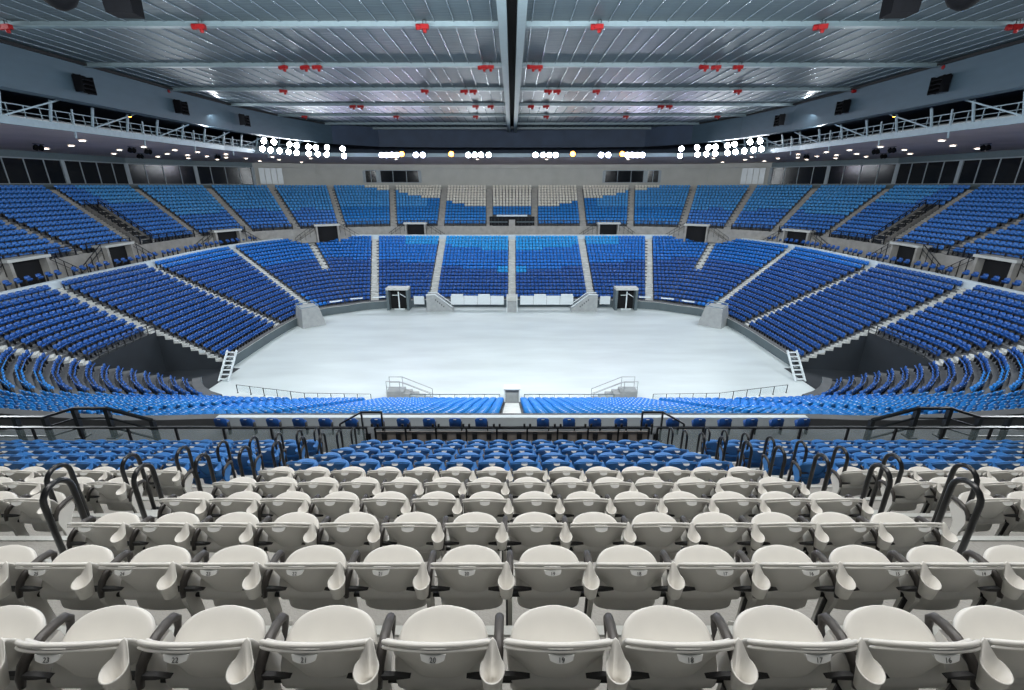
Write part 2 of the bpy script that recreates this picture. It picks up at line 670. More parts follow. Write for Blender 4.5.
mb = MB()
for n in range(-1, 12):
    y, zd = near_row(n)
    mb.box((0, y + 0.30, zd - 0.4), (34, RUN + 0.002, 0.8), 'concrete')
    mb.box((0, y + 0.30 + RUN / 2 - 0.03, zd + 0.004), (34, 0.06, 0.02), 'concrete_pale')
y11, z11 = near_row(11)
mb.box((0, y11 + 1.35, z11 - 1.70), (40, 1.32, 1.1), 'concrete_dark')
struct(mb.build('stand_floor'), 'stepped concrete of the nearest stand')
yy, zz = near_row(11)
WALK_Z = z11 - 1.15
# steps in the two aisles
for side, sg in (('left', -1), ('right', 1)):
    mb = MB()
    for n in range(0, 12):
        y, zd = near_row(n)
        # half step at the back of each tread
        mb.box((sg * 4.25, y + 0.30 - RUN / 2 + 0.16, zd + RISE / 4), (0.98, 0.34, RISE / 2), 'concrete_pale')
    struct(mb.build('aisle_floor'), 'pale steps of the %s near aisle' % side)


# ------------------------------------------------------------------ the near seat and its parts
def seat_parts(col):
    P = {}
    # tip-up pan
    top, bot = [], []
    R, Cn = 13, 11
    for i in range(R):
        v = math.sin(PI / 2 * i / (R - 1)) ** 0.9
        vv = max(0.0, (v - 0.25) / 0.75)
        hw = 0.226 * (1 - vv ** 3.0 * 0.999) ** (1 / 2.2) if v > 0.25 else 0.226 * (0.90 + 0.10 * (v / 0.25))
        hw = max(hw, 0.03)
        tr, br = [], []
        for j in range(Cn):
            u = -1 + 2 * j / (Cn - 1)
            x = u * hw
            y = 0.075 + 0.245 * v
            z = 0.43 + 0.295 * v - 0.07 * v * v
            z -= 0.030 * (1 - u * u) * math.sin(PI * min(1, v * 1.0))
            drop = 0.022 * (vv ** 6) + 0.010 * abs(u) ** 6
            tr.append((x, y, z - drop))
            br.append((x * 0.94, y + 0.02, z - 0.05 - 0.012 * (1 - u * u)))
        top.append(tr)
        bot.append(br)
    mb = MB()
    grid_shell(mb, top, bot, col)
    P['seat'] = finish(mb, 'seat', 1)
    # back rest with its lip
    rear, front = [], []
    R, Cn = 9, 15
    for i in range(R):
        v = i / (R - 1)                     # 0 top .. 1 bottom
        z = 0.770 - 0.54 * v
        hw = 0.236 - 0.010 * v - 0.012 * v * v
        bz = 0.205 - 0.115 * math.exp(-((v - 0.62) / 0.30) ** 2)
        rr, fr = [], []
        for j in range(Cn):
            u = -1 + 2 * j / (Cn - 1)
            x = u * hw
            y = 0.012 + 0.13 * v + 0.012 * math.sin(PI * v)
            e = max(0.0, abs(x) - bz)
            y += min(0.035, e * 0.5) * min(1, v * 5) + 0.080 * abs(u) ** 2.2 * (1 - 0.6 * v)
            zz_ = z - 0.078 * abs(u) ** 2.2 * (1 - v) ** 1.5
            rr.append((x, y, zz_))
            fr.append((x * 0.985, y + 0.022, zz_))
        rear.append(rr)
        front.append(fr)
    mb = MB()
    grid_shell(mb, rear, front, col)
    # rolled lip: two thin rolls one over the other
    for (dy, dz, r) in ((0.0, 0.0, 0.0115), (-0.010, -0.019, 0.0085)):
        pts = []
        for j in range(13):
            u = -1 + 2 * j / 12
            pts.append((u * 0.240, dy + 0.004 + 0.080 * abs(u) ** 2.2, 0.777 + dz - 0.078 * abs(u) ** 2.2))
        mb.tube(pts, r, col, n=8)
    P['backrest'] = finish(mb, 'backrest', 1)
    # number plate
    mb = MB()
    o, n_ = [], 9
    for j in range(n_):
        u = -1 + 2 * j / (n_ - 1)
        o.append((u * 0.052, -0.014, 0.750))
    for j in range(n_):
        u = 1 - 2 * j / (n_ - 1)
        o.append((u * 0.046, -0.030, 0.750 - 0.019 - 0.011 * (1 - u * u)))
    o = [(x, -0.014 - 0.016 * (0.750 - z) / 0.030, z) for x, y, z in o]
    vs = o + [(x, 0.03, z) for x, y, z in o]
    k = len(o)
    mb.add(vs, [tuple(range(k)), tuple(range(2 * k - 1, k - 1, -1))] + [(i, i + k, (i + 1) % k + k, (i + 1) % k) for i in range(k)], 'plate_white')
    P['number_plate'] = mb.mesh('number_plate')
    # cup holder: round cup with a pointed web up to the lip
    mb = MB()
    cx, cy, cz = 0.238, -0.008, 0.655
    n_ = 24
    prof = [(0.047, 0.0, 1), (0.050, 0.004, 1), (0.044, 0.0, 1), (0.036, -0.095, 0), (0.0, -0.097, 0)]
    vs, fs = [], []
    outer = [(0.0, -0.107, 0), (0.037, -0.105, 0), (0.049, -0.005, 1), (0.053, 0.004, 1), (0.047, 0.005, 1), (0.036, -0.095, 0), (0.0, -0.097, 0)]
    for (r_, z_, tp) in outer:
        for k in range(n_):
            a = 2 * PI * k / n_
            x, y = r_ * math.cos(a), r_ * math.sin(a)
            up = 0.0
            if tp and math.sin(a) > 0.80:
                w_ = (math.sin(a) - 0.80) / 0.20
                up = 0.050 * w_
                y += 0.030 * w_
            vs.append((cx + x, cy + y, cz + z_ + up + (y * 0.30 if tp else 0)))
    for i in range(len(outer) - 1):
        for k in range(n_):
            k2 = (k + 1) % n_
            fs.append((i * n_ + k, i * n_ + k2, (i + 1) * n_ + k2, (i + 1) * n_ + k))
    mb.add(vs, fs, col)
    me = mb.mesh('cup_holder', True)
    bm = bmesh.new()
    bm.from_mesh(me)
    bmesh.ops.remove_doubles(bm, verts=bm.verts, dist=1e-5)
    bmesh.ops.recalc_face_normals(bm, faces=bm.faces)
    bm.to_mesh(me)
    bm.free()
    P['cup_holder'] = me

    def bracket(sg):
        mb = MB()
        pr = [(0.262, 0.013), (0.235, 0.014), (0.19, 0.012), (0.155, 0.007), (0.122, 0.001)]
        top_ = [(sg * x, 0.048, 0.525 + h) for x, h in pr]
        bt_ = [(sg * x, 0.048, 0.525 - h) for x, h in pr]
        tf = [(x, 0.07, z) for x, y, z in top_]
        bf = [(x, 0.07, z) for x, y, z in bt_]
        grid_shell(mb, [top_, bt_], [tf, bf], 'black_plastic')
        return mb.mesh('bracket')
    P['bracket_r'], P['bracket_l'] = bracket(1), bracket(-1)

    def arm(sx):
        mb = MB()
        pts = [(sx, 0.045, 0.47), (sx, 0.055, 0.52), (sx, 0.08, 0.560), (sx, 0.12, 0.585), (sx, 0.18, 0.602), (sx, 0.24, 0.604), (sx, 0.285, 0.594), (sx, 0.305, 0.565), (sx, 0.295, 0.52), (sx, 0.26, 0.47)]
        rr = [0.014, 0.019, 0.022, 0.023, 0.023, 0.023, 0.022, 0.019, 0.015, 0.012]
        mb.tube(pts, rr, 'arm_plastic', n=10)
        return mb.mesh('armrest', True)
    P['arm_r'], P['arm_l'] = arm(0.26), arm(-0.26)

    def stand(sx):
        mb = MB()
        prof = [(0.02, 0.0), (0.24, 0.0), (0.24, 0.03), (0.17, 0.10), (0.15, 0.36), (0.25, 0.50), (0.24, 0.57), (0.08, 0.55), (0.04, 0.44), (0.07, 0.30), (0.07, 0.08), (0.02, 0.03)]
        k = len(prof)
        vs = [(sx - 0.014, y, z) for y, z in prof] + [(sx + 0.014, y, z) for y, z in prof]
        mb.add(vs, [tuple(range(k - 1, -1, -1)), tuple(range(k, 2 * k))] + [(i, (i + 1) % k, (i + 1) % k + k, i + k) for i in range(k)], col)
        return mb.mesh('side_frame')
    P['frame_r'], P['frame_l'] = stand(0.26), stand(-0.26)
    mb = MB()
    mb.tube([(0.25, 0.10, 0.40), (0.25, 0.12, 0.20), (0.25, 0.10, 0.02)], 0.018, 'black_plastic', n=8)
    mb.box((0.25, 0.10, 0.012), (0.07, 0.14, 0.024), 'black_plastic')
    P['leg'] = mb.mesh('leg')
    mb = MB()
    mb.tube([(-0.25, 0.13, 0.40), (0.25, 0.13, 0.40)], 0.016, 'black_plastic', n=8)
    P['hinge_bar'] = mb.mesh('hinge_bar')
    return P


def make_seat(P, left_end=False):
    root = empty('stadium_seat', (0, 0, 0))
    for nm, key in (('seat', 'seat'), ('backrest', 'backrest'), ('cup_holder', 'cup_holder'), ('number_plate', 'number_plate'),
                    ('bracket', 'bracket_r'), ('bracket', 'bracket_l'), ('armrest', 'arm_r'), ('side_frame', 'frame_r'),
                    ('leg', 'leg'), ('hinge_bar', 'hinge_bar')):
        link(nm, P[key], root)
    if left_end:
        link('armrest', P['arm_l'], root)
        link('side_frame', P['frame_l'], root)
    return root


ORD = 'zeroth first second third fourth fifth sixth seventh eighth ninth tenth eleventh twelfth thirteenth fourteenth fifteenth sixteenth seventeenth eighteenth nineteenth twentieth twenty-first twenty-second twenty-third twenty-fourth'.split()
spots = []
for n in range(1, 12):
    y, zd = near_row(n)
    off = 0.385 if n % 2 else 0.475
    ks = list(range(-7, 7)) if n > 2 else list(range(-7, 7))
    for k in ks:
        spots.append((n, 'c', k + 7, (k + off) * S, y, zd))
    for j in range(0, 20):
        spots.append((n, 'l', j, -(9.58 + j) * S, y, zd))
        spots.append((n, 'r', j, (9.58 + j) * S, y, zd))


def proj(x, y, z):
    h = z - H
    ca, sa = math.cos(TILT), math.sin(TILT)
    dep = y * ca - h * sa
    up = y * sa + h * ca
    return 512 + FPX * x / dep, 345 - FPX * up / dep, dep


vis, rest = [], []
for s in spots:
    X, Y_, d = proj(s[3], s[4] + 0.1, s[5] + 0.7)
    half = 0.27 * FPX / d
    if -half < X < 1024 + half and Y_ < 740:
        vis.append((d, s))
vis.sort(key=lambda q: q[0])
near = [q[1] for q in vis[:300]]
for q in vis[300:]:
    s = q[1]
    FAR.append((s[3], s[4] + 0.02, s[5], 0.0, 'seat_blue'))
PW, PB = seat_parts('seat_white'), seat_parts('seat_blue')
protos = {}
NUMBERED = []
rowidx = {}
for s in near:
    rowidx.setdefault(s[0], []).append(s)
for n, lst in rowidx.items():
    lst.sort(key=lambda s: s[3])
    for i, s in enumerate(lst):
        white = n <= 6
        le = (s[1] == 'c' and s[2] == 0) or (s[1] == 'r' and s[2] == 0)
        key = (white, le)
        if key not in protos:
            protos[key] = make_seat(PW if white else PB, le)
            o = protos[key]
        else:
            o = copy_tree(protos[key])
        o.location = (s[3], s[4], s[5])
        c = 'off-white' if white else 'blue'
        rw = 'row nearest the camera' if n == 1 else '%s row from the camera' % ORD[n]
        if n <= 2:
            pos = '%s from the left' % ORD[i + 1]
        elif s[1] == 'c':
            pos = 'middle block, %s from left aisle' % ORD[s[2] + 1]
        elif s[1] == 'l':
            pos = '%s beyond the left aisle' % ORD[s[2] + 1]
        else:
            pos = '%s beyond the right aisle' % ORD[s[2] + 1]
        tag(o, '%s tip-up stadium seat, %s, %s' % (c, rw, pos), 'stadium seat', 'numbered tip-up seats of the nearest stand')
        if n <= 2:
            NUMBERED.append((o, 20 - (s[2] - 6)))

# seat numbers on the plates of the two nearest rows
for o, num in NUMBERED:
    fc = bpy.data.curves.new('seat_number', 'FONT')
    fc.body = str(num)
    fc.size = 0.028
    fc.align_x = 'CENTER'
    fc.extrude = 0.0004
    fc.materials.append(M['ink'])
    t = bpy.data.objects.new('tmp_text', fc)
    COL.objects.link(t)
    nm_ = bpy.data.meshes.new_from_object(t.evaluated_get(bpy.context.evaluated_depsgraph_get()))
    bpy.data.objects.remove(t)
    t = link('seat_number', nm_)
    pl_ = [ch for ch in o.children if ch.name.startswith('number_plate')][0]
    t.parent = pl_
    t.location = (0, -0.0285, 0.7255)
    t.rotation_euler = (PI / 2 - 0.49, 0, 0)

# ------------------------------------------------------------------ hoop handrails of the near aisles
def hoop_mesh():
    mb = MB()
    Lh, top, r = 0.13, 0.93, 0.10
    pts = [(0, -Lh, 0.0), (0, -Lh, top - 0.13)]
    for k in range(1, 8):
        a = PI - PI * k / 8
        pts.append((0, Lh * math.cos(a), top - 0.13 + 0.13 * math.sin(a)))
    pts += [(0, Lh, top - 0.13), (0, Lh, 0.0)]
    mb.tube(pts, 0.024, 'black_steel', n=10)
    return mb.mesh('hoop', True)


HM = hoop_mesh()
mb = MB()
mb.lathe([(0.0, 0.015), (0.055, 0.015), (0.06, 0.0)], 'black_steel', n=14)
FM = mb.mesh('foot_plate')
for sg, side in ((-1, 'left'), (1, 'right')):
    for inner in (True, False):
        for n in range(3 if inner else 4, 12):
            y, zd = near_row(n)
            x = 3.92 if inner else 4.82
            o = empty('hoop_handrail', (sg * x, y + 0.30, zd + 0.02))
            link('hoop', HM, o)
            for yy_ in (-0.13, 0.13):
                f = link('foot_plate', FM, o)
                f.location = (0, yy_, 0)
            tag(o, 'black steel hoop handrail, %s row, %s side of %s aisle' % (ORD[n], 'middle-block' if inner else 'outer', side), 'handrail', 'black hoop handrails in the near aisles')

# ------------------------------------------------------------------ far seats as one mass
def far_template():
    mb = MB()
    # back: outline in xz, slightly curved in plan
    prof = [(-0.24, 0.38), (-0.262, 0.72), (-0.2, 0.80), (0.0, 0.83), (0.2, 0.80), (0.262, 0.72), (0.24, 0.38)]
    fr = [(x, 0.05 + 0.35 * x * x - 0.1 * (z - 0.42), z) for x, z in prof]
    bk = [(x, y - 0.04, z) for x, y, z in fr]
    k = len(fr)
    mb.add(fr + bk, [tuple(range(k - 1, -1, -1)), tuple(range(k, 2 * k))] + [(i, (i + 1) % k, (i + 1) % k + k, i + k) for i in range(k)], 'seat_blue')
    # tipped pan
    pp = [(-0.23, 0.10, 0.38), (-0.23, 0.24, 0.58), (-0.12, 0.27, 0.615), (0.12, 0.27, 0.615), (0.23, 0.24, 0.58), (0.23, 0.10, 0.38)]
    p2 = [(x, y + 0.05, z - 0.035) for x, y, z in pp]
    k = len(pp)
    mb.add(pp + p2, [tuple(range(k)), tuple(range(2 * k - 1, k - 1, -1))] + [(i, i + k, (i + 1) % k + k, (i + 1) % k) for i in range(k)], 'seat_blue')
    # number plate on the back
    mb.box((0, -0.045, 0.775), (0.12, 0.012, 0.03), 'plate_white')
    # leg
    mb.box((0.26, 0.12, 0.28), (0.04, 0.16, 0.56), 'black_plastic')
    return mb


T = far_template()
tv = np.array(T.v)
order = ['seat_blue', 'cream_far', 'azure_light', 'azure', 'midblue', 'navy', 'royal', 'skyblue', 'teal_blue', 'plate_white', 'black_plastic']
# concourse seats behind the lower tier, one loose row
for b, (sts, fa, fb) in enumerate(LB[3:8]):
    pts = [at(s, NL + 1.4, NL) for s in sts]
    for i in range(len(pts) - 1):
        A, B = pts[i], pts[i + 1]
        L = (B - A).length
        for j in range(int(L / 0.9)):
            p = A.lerp(B, (j + 0.5) * 0.9 / L)
            e = B - A
            nx, ny = e.y, -e.x
            if nx * (0 - p.x) + ny * (49 - p.y) < 0:
                nx, ny = -nx, -ny
            a_ = math.atan2(ny, nx) - PI / 2
            for sgn in (1, -1):
                FAR.append((p.x * sgn, p.y, p.z - 0.82 - (at(sts[0], NL + 1.4, NL).z - at(sts[0], NL - 1, NL).z) + 0.75, a_ * sgn, 'navy'))
for sgn in (1, -1):
    for i in range(11):
        x = sgn * (1.3 + 1.1 * i)
        FAR.append((x, 17.0, Z(-10.05), 0.0, 'navy'))
nf = len(FAR)
arr = np.array([(a, b_, c, d) for a, b_, c, d, e in FAR])
ca, sa = np.cos(arr[:, 3]), np.sin(arr[:, 3])
V = np.empty((nf, len(tv), 3), dtype=np.float32)
V[:, :, 0] = arr[:, 0:1] + ca[:, None] * tv[None, :, 0] - sa[:, None] * tv[None, :, 1]
V[:, :, 1] = arr[:, 1:2] + sa[:, None] * tv[None, :, 0] + ca[:, None] * tv[None, :, 1]
V[:, :, 2] = arr[:, 2:3] + tv[None, :, 2]
loops_t = np.array([i for f in T.f for i in f])
lt = np.array([len(f) for f in T.f])
nl, nfa = len(loops_t), len(lt)
me = bpy.data.meshes.new('stadium_seats')
me.vertices.add(nf * len(tv))
me.vertices.foreach_set('co', V.ravel())
me.loops.add(nf * nl)
me.loops.foreach_set('vertex_index', (loops_t[None, :] + (np.arange(nf) * len(tv))[:, None]).ravel().astype(np.int32))
me.polygons.add(nf * nfa)
starts_t = np.concatenate([[0], np.cumsum(lt)[:-1]])
me.polygons.foreach_set('loop_start', (starts_t[None, :] + (np.arange(nf) * nl)[:, None]).ravel().astype(np.int32))
mi_t = np.array([T.mats[i] for i in T.m])
seatcol = np.array([order.index(e[4]) for e in FAR])
mi = np.empty((nf, nfa), dtype=np.int32)
for j in range(nfa):
    mi[:, j] = seatcol if mi_t[j] == 'seat_blue' else order.index(mi_t[j])
for q in order:
    me.materials.append(M[q])
me.polygons.foreach_set('material_index', mi.ravel())
me.update(calc_edges=True)
me.validate()
print('far seats', nf, 'near', len(near))
o = link('stadium_seats', me)
o['kind'] = 'stuff'
o['label'] = 'thousands of blue and cream seats in rows filling both tiers of the bowl'


# ------------------------------------------------------------------ rails
def rail(pts, height, spacing, label, name='guard_rail', group=None, glass=False, bars=1, r=0.03, cat='railing', matn='black_steel', post_w=0.05):
    """upright posts with a top rail along the points (x, y, z of the foot)"""
    pts = [Vector(p) for p in pts]
    c = pts[0]
    root = empty(name, c)
    tag(root, label, cat, group)
    mb = MB()
    top = [p - c + Vector((0, 0, height)) for p in pts]
    for i in range(len(top) - 1):
        mb.beam(top[i], top[i + 1], r * 2, r * 1.6, matn)
    mb.build('top_rail', root)
    if bars > 1:
        mb = MB()
        for q in range(1, bars):
            for i in range(len(top) - 1):
                dz = Vector((0, 0, height * q / bars))
                mb.beam(top[i] - dz, top[i + 1] - dz, r, r, matn)
        mb.build('lower_rail', root)
    pm = None
    for i in range(len(pts) - 1):
        A, B = pts[i] - c, pts[i + 1] - c
        L = (B - A).length
        k = max(1, round(L / spacing))
        for j in range(k + (1 if i == len(pts) - 2 else 0)):
            p = A.lerp(B, j / k)
            if pm is None:
                mb = MB()
                mb.box((0, 0, height / 2), (post_w, post_w, height), matn)
                mb.box((0, 0, 0.02), (post_w * 2.4, post_w * 2.4, 0.04), matn)
                po = mb.build('post', root)
                pm = po.data
            else:
                po = link('post', pm, root)
            po.location = p
        if glass:
            for j in range(k):
                p, q = A.lerp(B, (j + 0.06) / k), A.lerp(B, (j + 0.94) / k)
                mb = MB()
                mb.beam(p + Vector((0, 0, height * 0.52)), q + Vector((0, 0, height * 0.52)), 0.012, height * 0.8, 'rail_glass')
                mb.build('glass_panel', root)
    return root


gm = bpy.data.materials.new('rail_glass')
gm.use_nodes = True
gb = gm.node_tree.nodes['Principled BSDF']
gb.inputs['Base Color'].default_value = (0.75, 0.95, 0.95, 1)
gb.inputs['Transmission Weight'].default_value = 0.0
gb.inputs['Alpha'].default_value = 0.12
gb.inputs['Roughness'].default_value = 0.25
M['rail_glass'] = gm

# ---- balustrade in front of the nearest stand
yb = y11 + 2.3
br = rail([(-4.05, yb, WALK_Z), (4.05, yb, WALK_Z)], 0.98, 0.9, 'black balustrade with pale kick panel in front of the middle block', 'balustrade', glass=False, bars=1, r=0.03, cat='balustrade')
mb = MB()
mb.box((4.05, 0.12, 0.40), (8.1, 0.05, 0.78), 'kick_beige')
mb.build('kick_panel', br)
for j in range(10):
    for dx in (-0.17, 0.17):
        mb = MB()
        mb.box((8.1 * j / 9 + dx * 1.4, 0.06, 0.66), (0.14, 0.08, 0.2), 'black_plastic')
        mb.build('bracket', br)
        mb = MB()
        mb.box((8.1 * j / 9 + dx * .5, 0.02, 1.05), (0.06, 0.05, 0.08), 'black_plastic')
        mb.build('clamp', br)
for sg, side in ((-1, 'left'), (1, 'right')):
    rail([(sg * 4.3, yb, WALK_Z), (sg * 17, yb, WALK_Z)], 0.98, 1.35, 'long black glass-filled balustrade beyond the %s aisle' % side, 'balustrade', glass=True, r=0.028, cat='balustrade')
    # stair rails rising over the balustrade
    rail([(sg * 5.3, yb + 0.55, WALK_Z - 0.2), (sg * 4.62, yb + 0.6, WALK_Z + 0.18), (sg * 4.0, yb + 0.6, WALK_Z + 0.18)], 1.0, 0.7,
         'sloping black stair rail by the %s aisle foot' % side, 'stair_rail', glass=False, r=0.03, cat='railing')
    rail([(sg * 16.2, yb + 0.6, WALK_Z + 0.0), (sg * 14.4, yb + 0.6, WALK_Z + 0.0), (sg * 13.5, yb + 0.7, WALK_Z + 0.26), (sg * 12.5, yb + 0.7, WALK_Z + 0.26), (sg * 11.1, yb + 0.6, WALK_Z - 0.1)], 1.0, 1.1,
         'raised black rail with sloped ends on the %s walkway' % side, 'stair_rail', glass=False, bars=3, r=0.045, cat='railing', post_w=0.12)
mb = MB()
mb.box((0, yb - 0.35, WALK_Z - 0.5), (44, 1.9, 1.0), 'concrete_dark')
struct(mb.build('walkway_floor'), 'concrete walkway in front of the nearest stand')
mb = MB()
mb.box((0, 17.9, Z(-10.3)), (26, 0.25, 1.35), 'panel_white')
struct(mb.build('wall_parapet'), 'white low wall behind the near lower seats')
mb = MB()
mb.box((0, 16.6, Z(-10.2)), (44, 2.4, 0.3), 'concrete_dark')
struct(mb.build('platform_floor'), 'concrete platform behind the near lower seats')

# ---- rail along the near side of the arena floor
for sg, side in ((-1, 'left'), (1, 'right')):
    rail([(sg * 1.0, 33.55, Z(-16.8)), (sg * 8.3, 33.55, Z(-16.8))], 0.75, 1.2, 'pale rail on the near floor edge, %s of centre gate' % side, 'floor_rail', matn='beam_paint', r=0.03, glass=True)
    rail([(sg * 11.5, 33.6, Z(-16.8)), (sg * 17, 33.8, Z(-16.8)), (sg * 23.2, 35.0, Z(-16.6))], 0.75, 1.2, 'rail on the near floor edge running into the %s corner' % side, 'floor_rail', r=0.02, glass=True)


# ---- white mobile stairs and centre gate on the near floor edge
def mobile_stair(x, y, sg, label):
    root = empty('access_stair', (x, y, 0))
    tag(root, label, 'stairs')
    mb = MB()
    for k in range(5):
        mb.box((sg * (0.3 + 0.55 * k), 0, 0.55 - 0.11 * k), (0.55, 1.0, 1.1 - 0.22 * k), 'stair_grey')
    mb.build('steps', root)
    for yy_ in (-0.5, 0.5):
        mb = MB()
        mb.tube([(sg * -0.8, yy_, 0.0), (sg * -0.8, yy_, 2.0), (sg * 0.3, yy_, 2.0), (sg * 2.8, yy_, 0.9), (sg * 2.8, yy_, 0.0)], 0.035, 'stair_grey', n=6)
        mb.tube([(sg * -0.8, yy_, 1.5), (sg * 0.3, yy_, 1.5), (sg * 2.8, yy_, 0.45)], 0.025, 'stair_grey', n=6)
        mb.tube([(sg * 0.3, yy_, 0.0), (sg * 0.3, yy_, 2.0)], 0.03, 'stair_grey', n=6)
        mb.build('handrail', root)
    mb = MB()
    mb.box((sg * -0.4, 0, 0.55), (0.9, 1.0, 1.1), 'stair_grey')
    mb.build('landing', root)


mobile_stair(-9.6, 34.9, 1, 'white metal access stair over the near floor edge, left of the centre gate')
mobile_stair(9.6, 34.9, -1, 'white metal access stair over the near floor edge, right of the centre gate')
root = empty('centre_gate', (0, 34.4, 0))
tag(root, 'small white box-like gate at the middle of the near floor edge', 'gate')
mb = MB()
mb.box((-0.62, 0, 0.75), (0.12, 0.9, 1.5), 'white_metal')
mb.box((0.62, 0, 0.75), (0.12, 0.9, 1.5), 'white_metal')
mb.box((0, 0, 1.5), (1.36, 0.9, 0.1), 'white_metal')
mb.build('frame', root)
mb = MB()
mb.box((0, -0.2, 0.7), (1.1, 0.06, 1.3), 'stair_grey')
mb.build('door', root)

# ------------------------------------------------------------------ far wall furniture
def wedge(x, sg, label):
    root = empty('stair_unit', (x, 64.6, 0))
    tag(root, label, 'stairs')
    w_, top_, low = 3.7, 2.4, 0.8
    prof = [(0, 0), (w_, 0), (w_, low * 0.5), (w_ * 0.35, top_), (0, top_)]
    mb = MB()
    k = len(prof)
    vs = [(sg * (a - 1.0), -0.9, b_) for a, b_ in prof] + [(sg * (a - 1.0), 0.5, b_) for a, b_ in prof]
    mb.add(vs, [tuple(range(k)), tuple(range(2 * k - 1, k - 1, -1))] + [(i, i + k, (i + 1) % k + k, (i + 1) % k) for i in range(k)], 'stair_grey')
    mb.build('body', root)
    for yy_ in (-0.95, 0.5):
        mb = MB()
        mb.tube([(sg * -1.0, yy_, top_ + .1), (sg * 0.3, yy_, top_ + .15), (sg * 2.75, yy_, low * 0.5 + .3)], 0.07, 'white_metal', n=6)
        mb.build('handrail', root)
    mb = MB()
    for i in range(5):
        mb.box((sg * (0.35 + 0.28 * i), -0.93, 1.75 - 0.24 * i), (0.16, 0.02, 0.22), 'concrete_dark')
    mb.build('marking', root)


wedge(-11.3, 1, 'grey stair unit against the far floor wall, left of centre')
wedge(11.3, -1, 'grey stair unit against the far floor wall, right of centre')
root = empty('centre_steps', (0, 64.3, 0))
tag(root, 'pale steps block at the middle of the far floor wall', 'stairs')
mb = MB()
mb.box((0, 0.4, 1.1), (1.5, 1.2, 2.2), 'concrete_pale')
for k in range(5):
    mb.box((0, -0.35 - 0.0 * k, 0.15 + 0.3 * k), (1.35, 0.35 + 0.25 * (5 - k) * 0.5, 0.3), 'stair_grey')
mb.build('steps', root)
for sx in (-0.72, 0.72):
    mb = MB()
    mb.box((sx, -0.1, 1.2), (0.1, 1.3, 2.4), 'panel_white')
    mb.build('side_panel', root)
for sg, side in ((-1, 'left'), (1, 'right')):
    for i in range(4):
        root = empty('display_board', (sg * (2.15 + 1.95 * i), 65.0, 0.75))
        tag(root, 'pale display board on the far floor wall, %s of those %s of the centre steps' % (ORD[i + 1], side), 'board', 'pale boards on the far floor wall')
        mb = MB()
        mb.box((0, 0, 0.65), (1.9, 0.12, 1.3), 'panel_white')
        mb.build('panel', root)
        if i in (1, 3):
            mb = MB()
            mb.box((0, 0.1, 1.42), (1.7, 0.3, 0.18), 'white_metal')
            mb.build('cap', root)
    # small board beyond the stair unit
    root = empty('display_board', (sg * 13.6, 65.0, 0.8))
    tag(root, 'small pale board between the stair unit and the %s gate' % side, 'board')
    mb = MB()
    mb.box((0, 0, 0.6), (1.5, 0.12, 1.2), 'panel_white')
    mb.build('panel', root)
    # players' gate
    root = empty('gate_portal', (sg * 16.6, 65.2, 0))
    tag(root, 'dark gateway with open metal doors in the far wall, %s side' % side, 'gate')
    mb = MB()
    for sx in (-1.45, 1.45):
        mb.box((sx, 0, 1.5), (0.35, 1.6, 3.0), 'wall_grey')
    mb.box((0, 0, 3.15), (3.2, 1.7, 0.3), 'concrete_pale')
    mb.build('surround', root)
    mb = MB()
    mb.box((0, 0.5, 1.5), (2.6, 0.3, 3.0), 'void')
    mb.build('opening', root)
    mb = MB()
    mb.box((0.1, -0.4, 1.4), (0.16, 0.1, 2.6), 'white_metal')
    mb.box((0.1, -0.4, 0.12), (1.5, 0.1, 0.16), 'white_metal')
    mb.box((-0.35, -0.4, 2.2), (0.9, 0.06, 0.1), 'white_metal')
    mb.beam((0.3, -0.4, 2.4), (1.1, -0.4, 1.9), 0.06, 0.1, 'white_metal')
    mb.build('door_leaf', root)
    for i, (x, y, a_) in enumerate(((-19.2, 64.4, 0.12), (-22.2, 63.5, 0.35), (-24.6, 61.9, 0.62))):
        o = empty('wall_light', (-sg * -1 * -x * -1 if False else sg * -x, y, 2.05), sg * -a_ * -1 if False else (-a_ if sg > 0 else a_))
        tag(o, 'thin white strip on top of the curved far wall, %s from the %s gate' % (ORD[i + 1], side), 'wall light')
        mb = MB()
        mb.box((0, -0.2, 0), (1.7, 0.12, 0.16), 'white_metal')
        mb.build('strip', o)
    # corner block
    root = empty('corner_block', (sg * 26.4, 57.3, 0), sg * 0.75 * -1)
    tag(root, 'grey angular tunnel block in the far %s corner of the floor' % side, 'stairs')
    mb = MB()
    vs = [(-1.5, -1.3, 0), (1.5, -1.3, 0), (1.5, 1.4, 0), (-1.5, 1.4, 0), (-1.1, -0.6, 2.3), (1.1, -0.6, 2.3), (1.1, 1.4, 2.5), (-1.1, 1.4, 2.5)]
    mb.add(vs, [(0, 3, 2, 1), (4, 5, 6, 7), (0, 1, 5, 4), (1, 2, 6, 5), (2, 3, 7, 6), (3, 0, 4, 7)], 'stair_grey')
    mb.build('body', root)
    mb = MB()
    mb.tube([(-1.1, -0.6, 2.5), (1.1, -0.6, 2.5), (1.1, 1.3, 2.75), (-1.1, 1.3, 2.75), (-1.1, -0.6, 2.5)], 0.06, 'truss_paint', n=6)
    mb.build('rim_rail', root)
    # ladder by the tunnel
    root = empty('access_ladder', (sg * 26.9, 38.9, 0))
    tag(root, 'white ladder-like steps leaning on the wall beside the %s tunnel' % side, 'ladder')
    for k in (0, 1):
        mb = MB()
        mb.beam((sg * (-0.45 + 0.9 * k), 0, 0), (sg * (0.1 + 0.9 * k), 3.0, 2.0), 0.10, 0.24, 'white_metal')
        mb.build('side_rail', root)
    for k in range(7):
        t = (k + 0.5) / 7
        mb = MB()
        mb.box((sg * 0.55 * t, 3.0 * t, 2.0 * t + .03), (0.86, 0.2, 0.07), 'white_metal')
        mb.build('tread', root)
    # tunnel mouth in the near corner
    sts = LB[CUT_BLOCK][0]
    mb = MB()
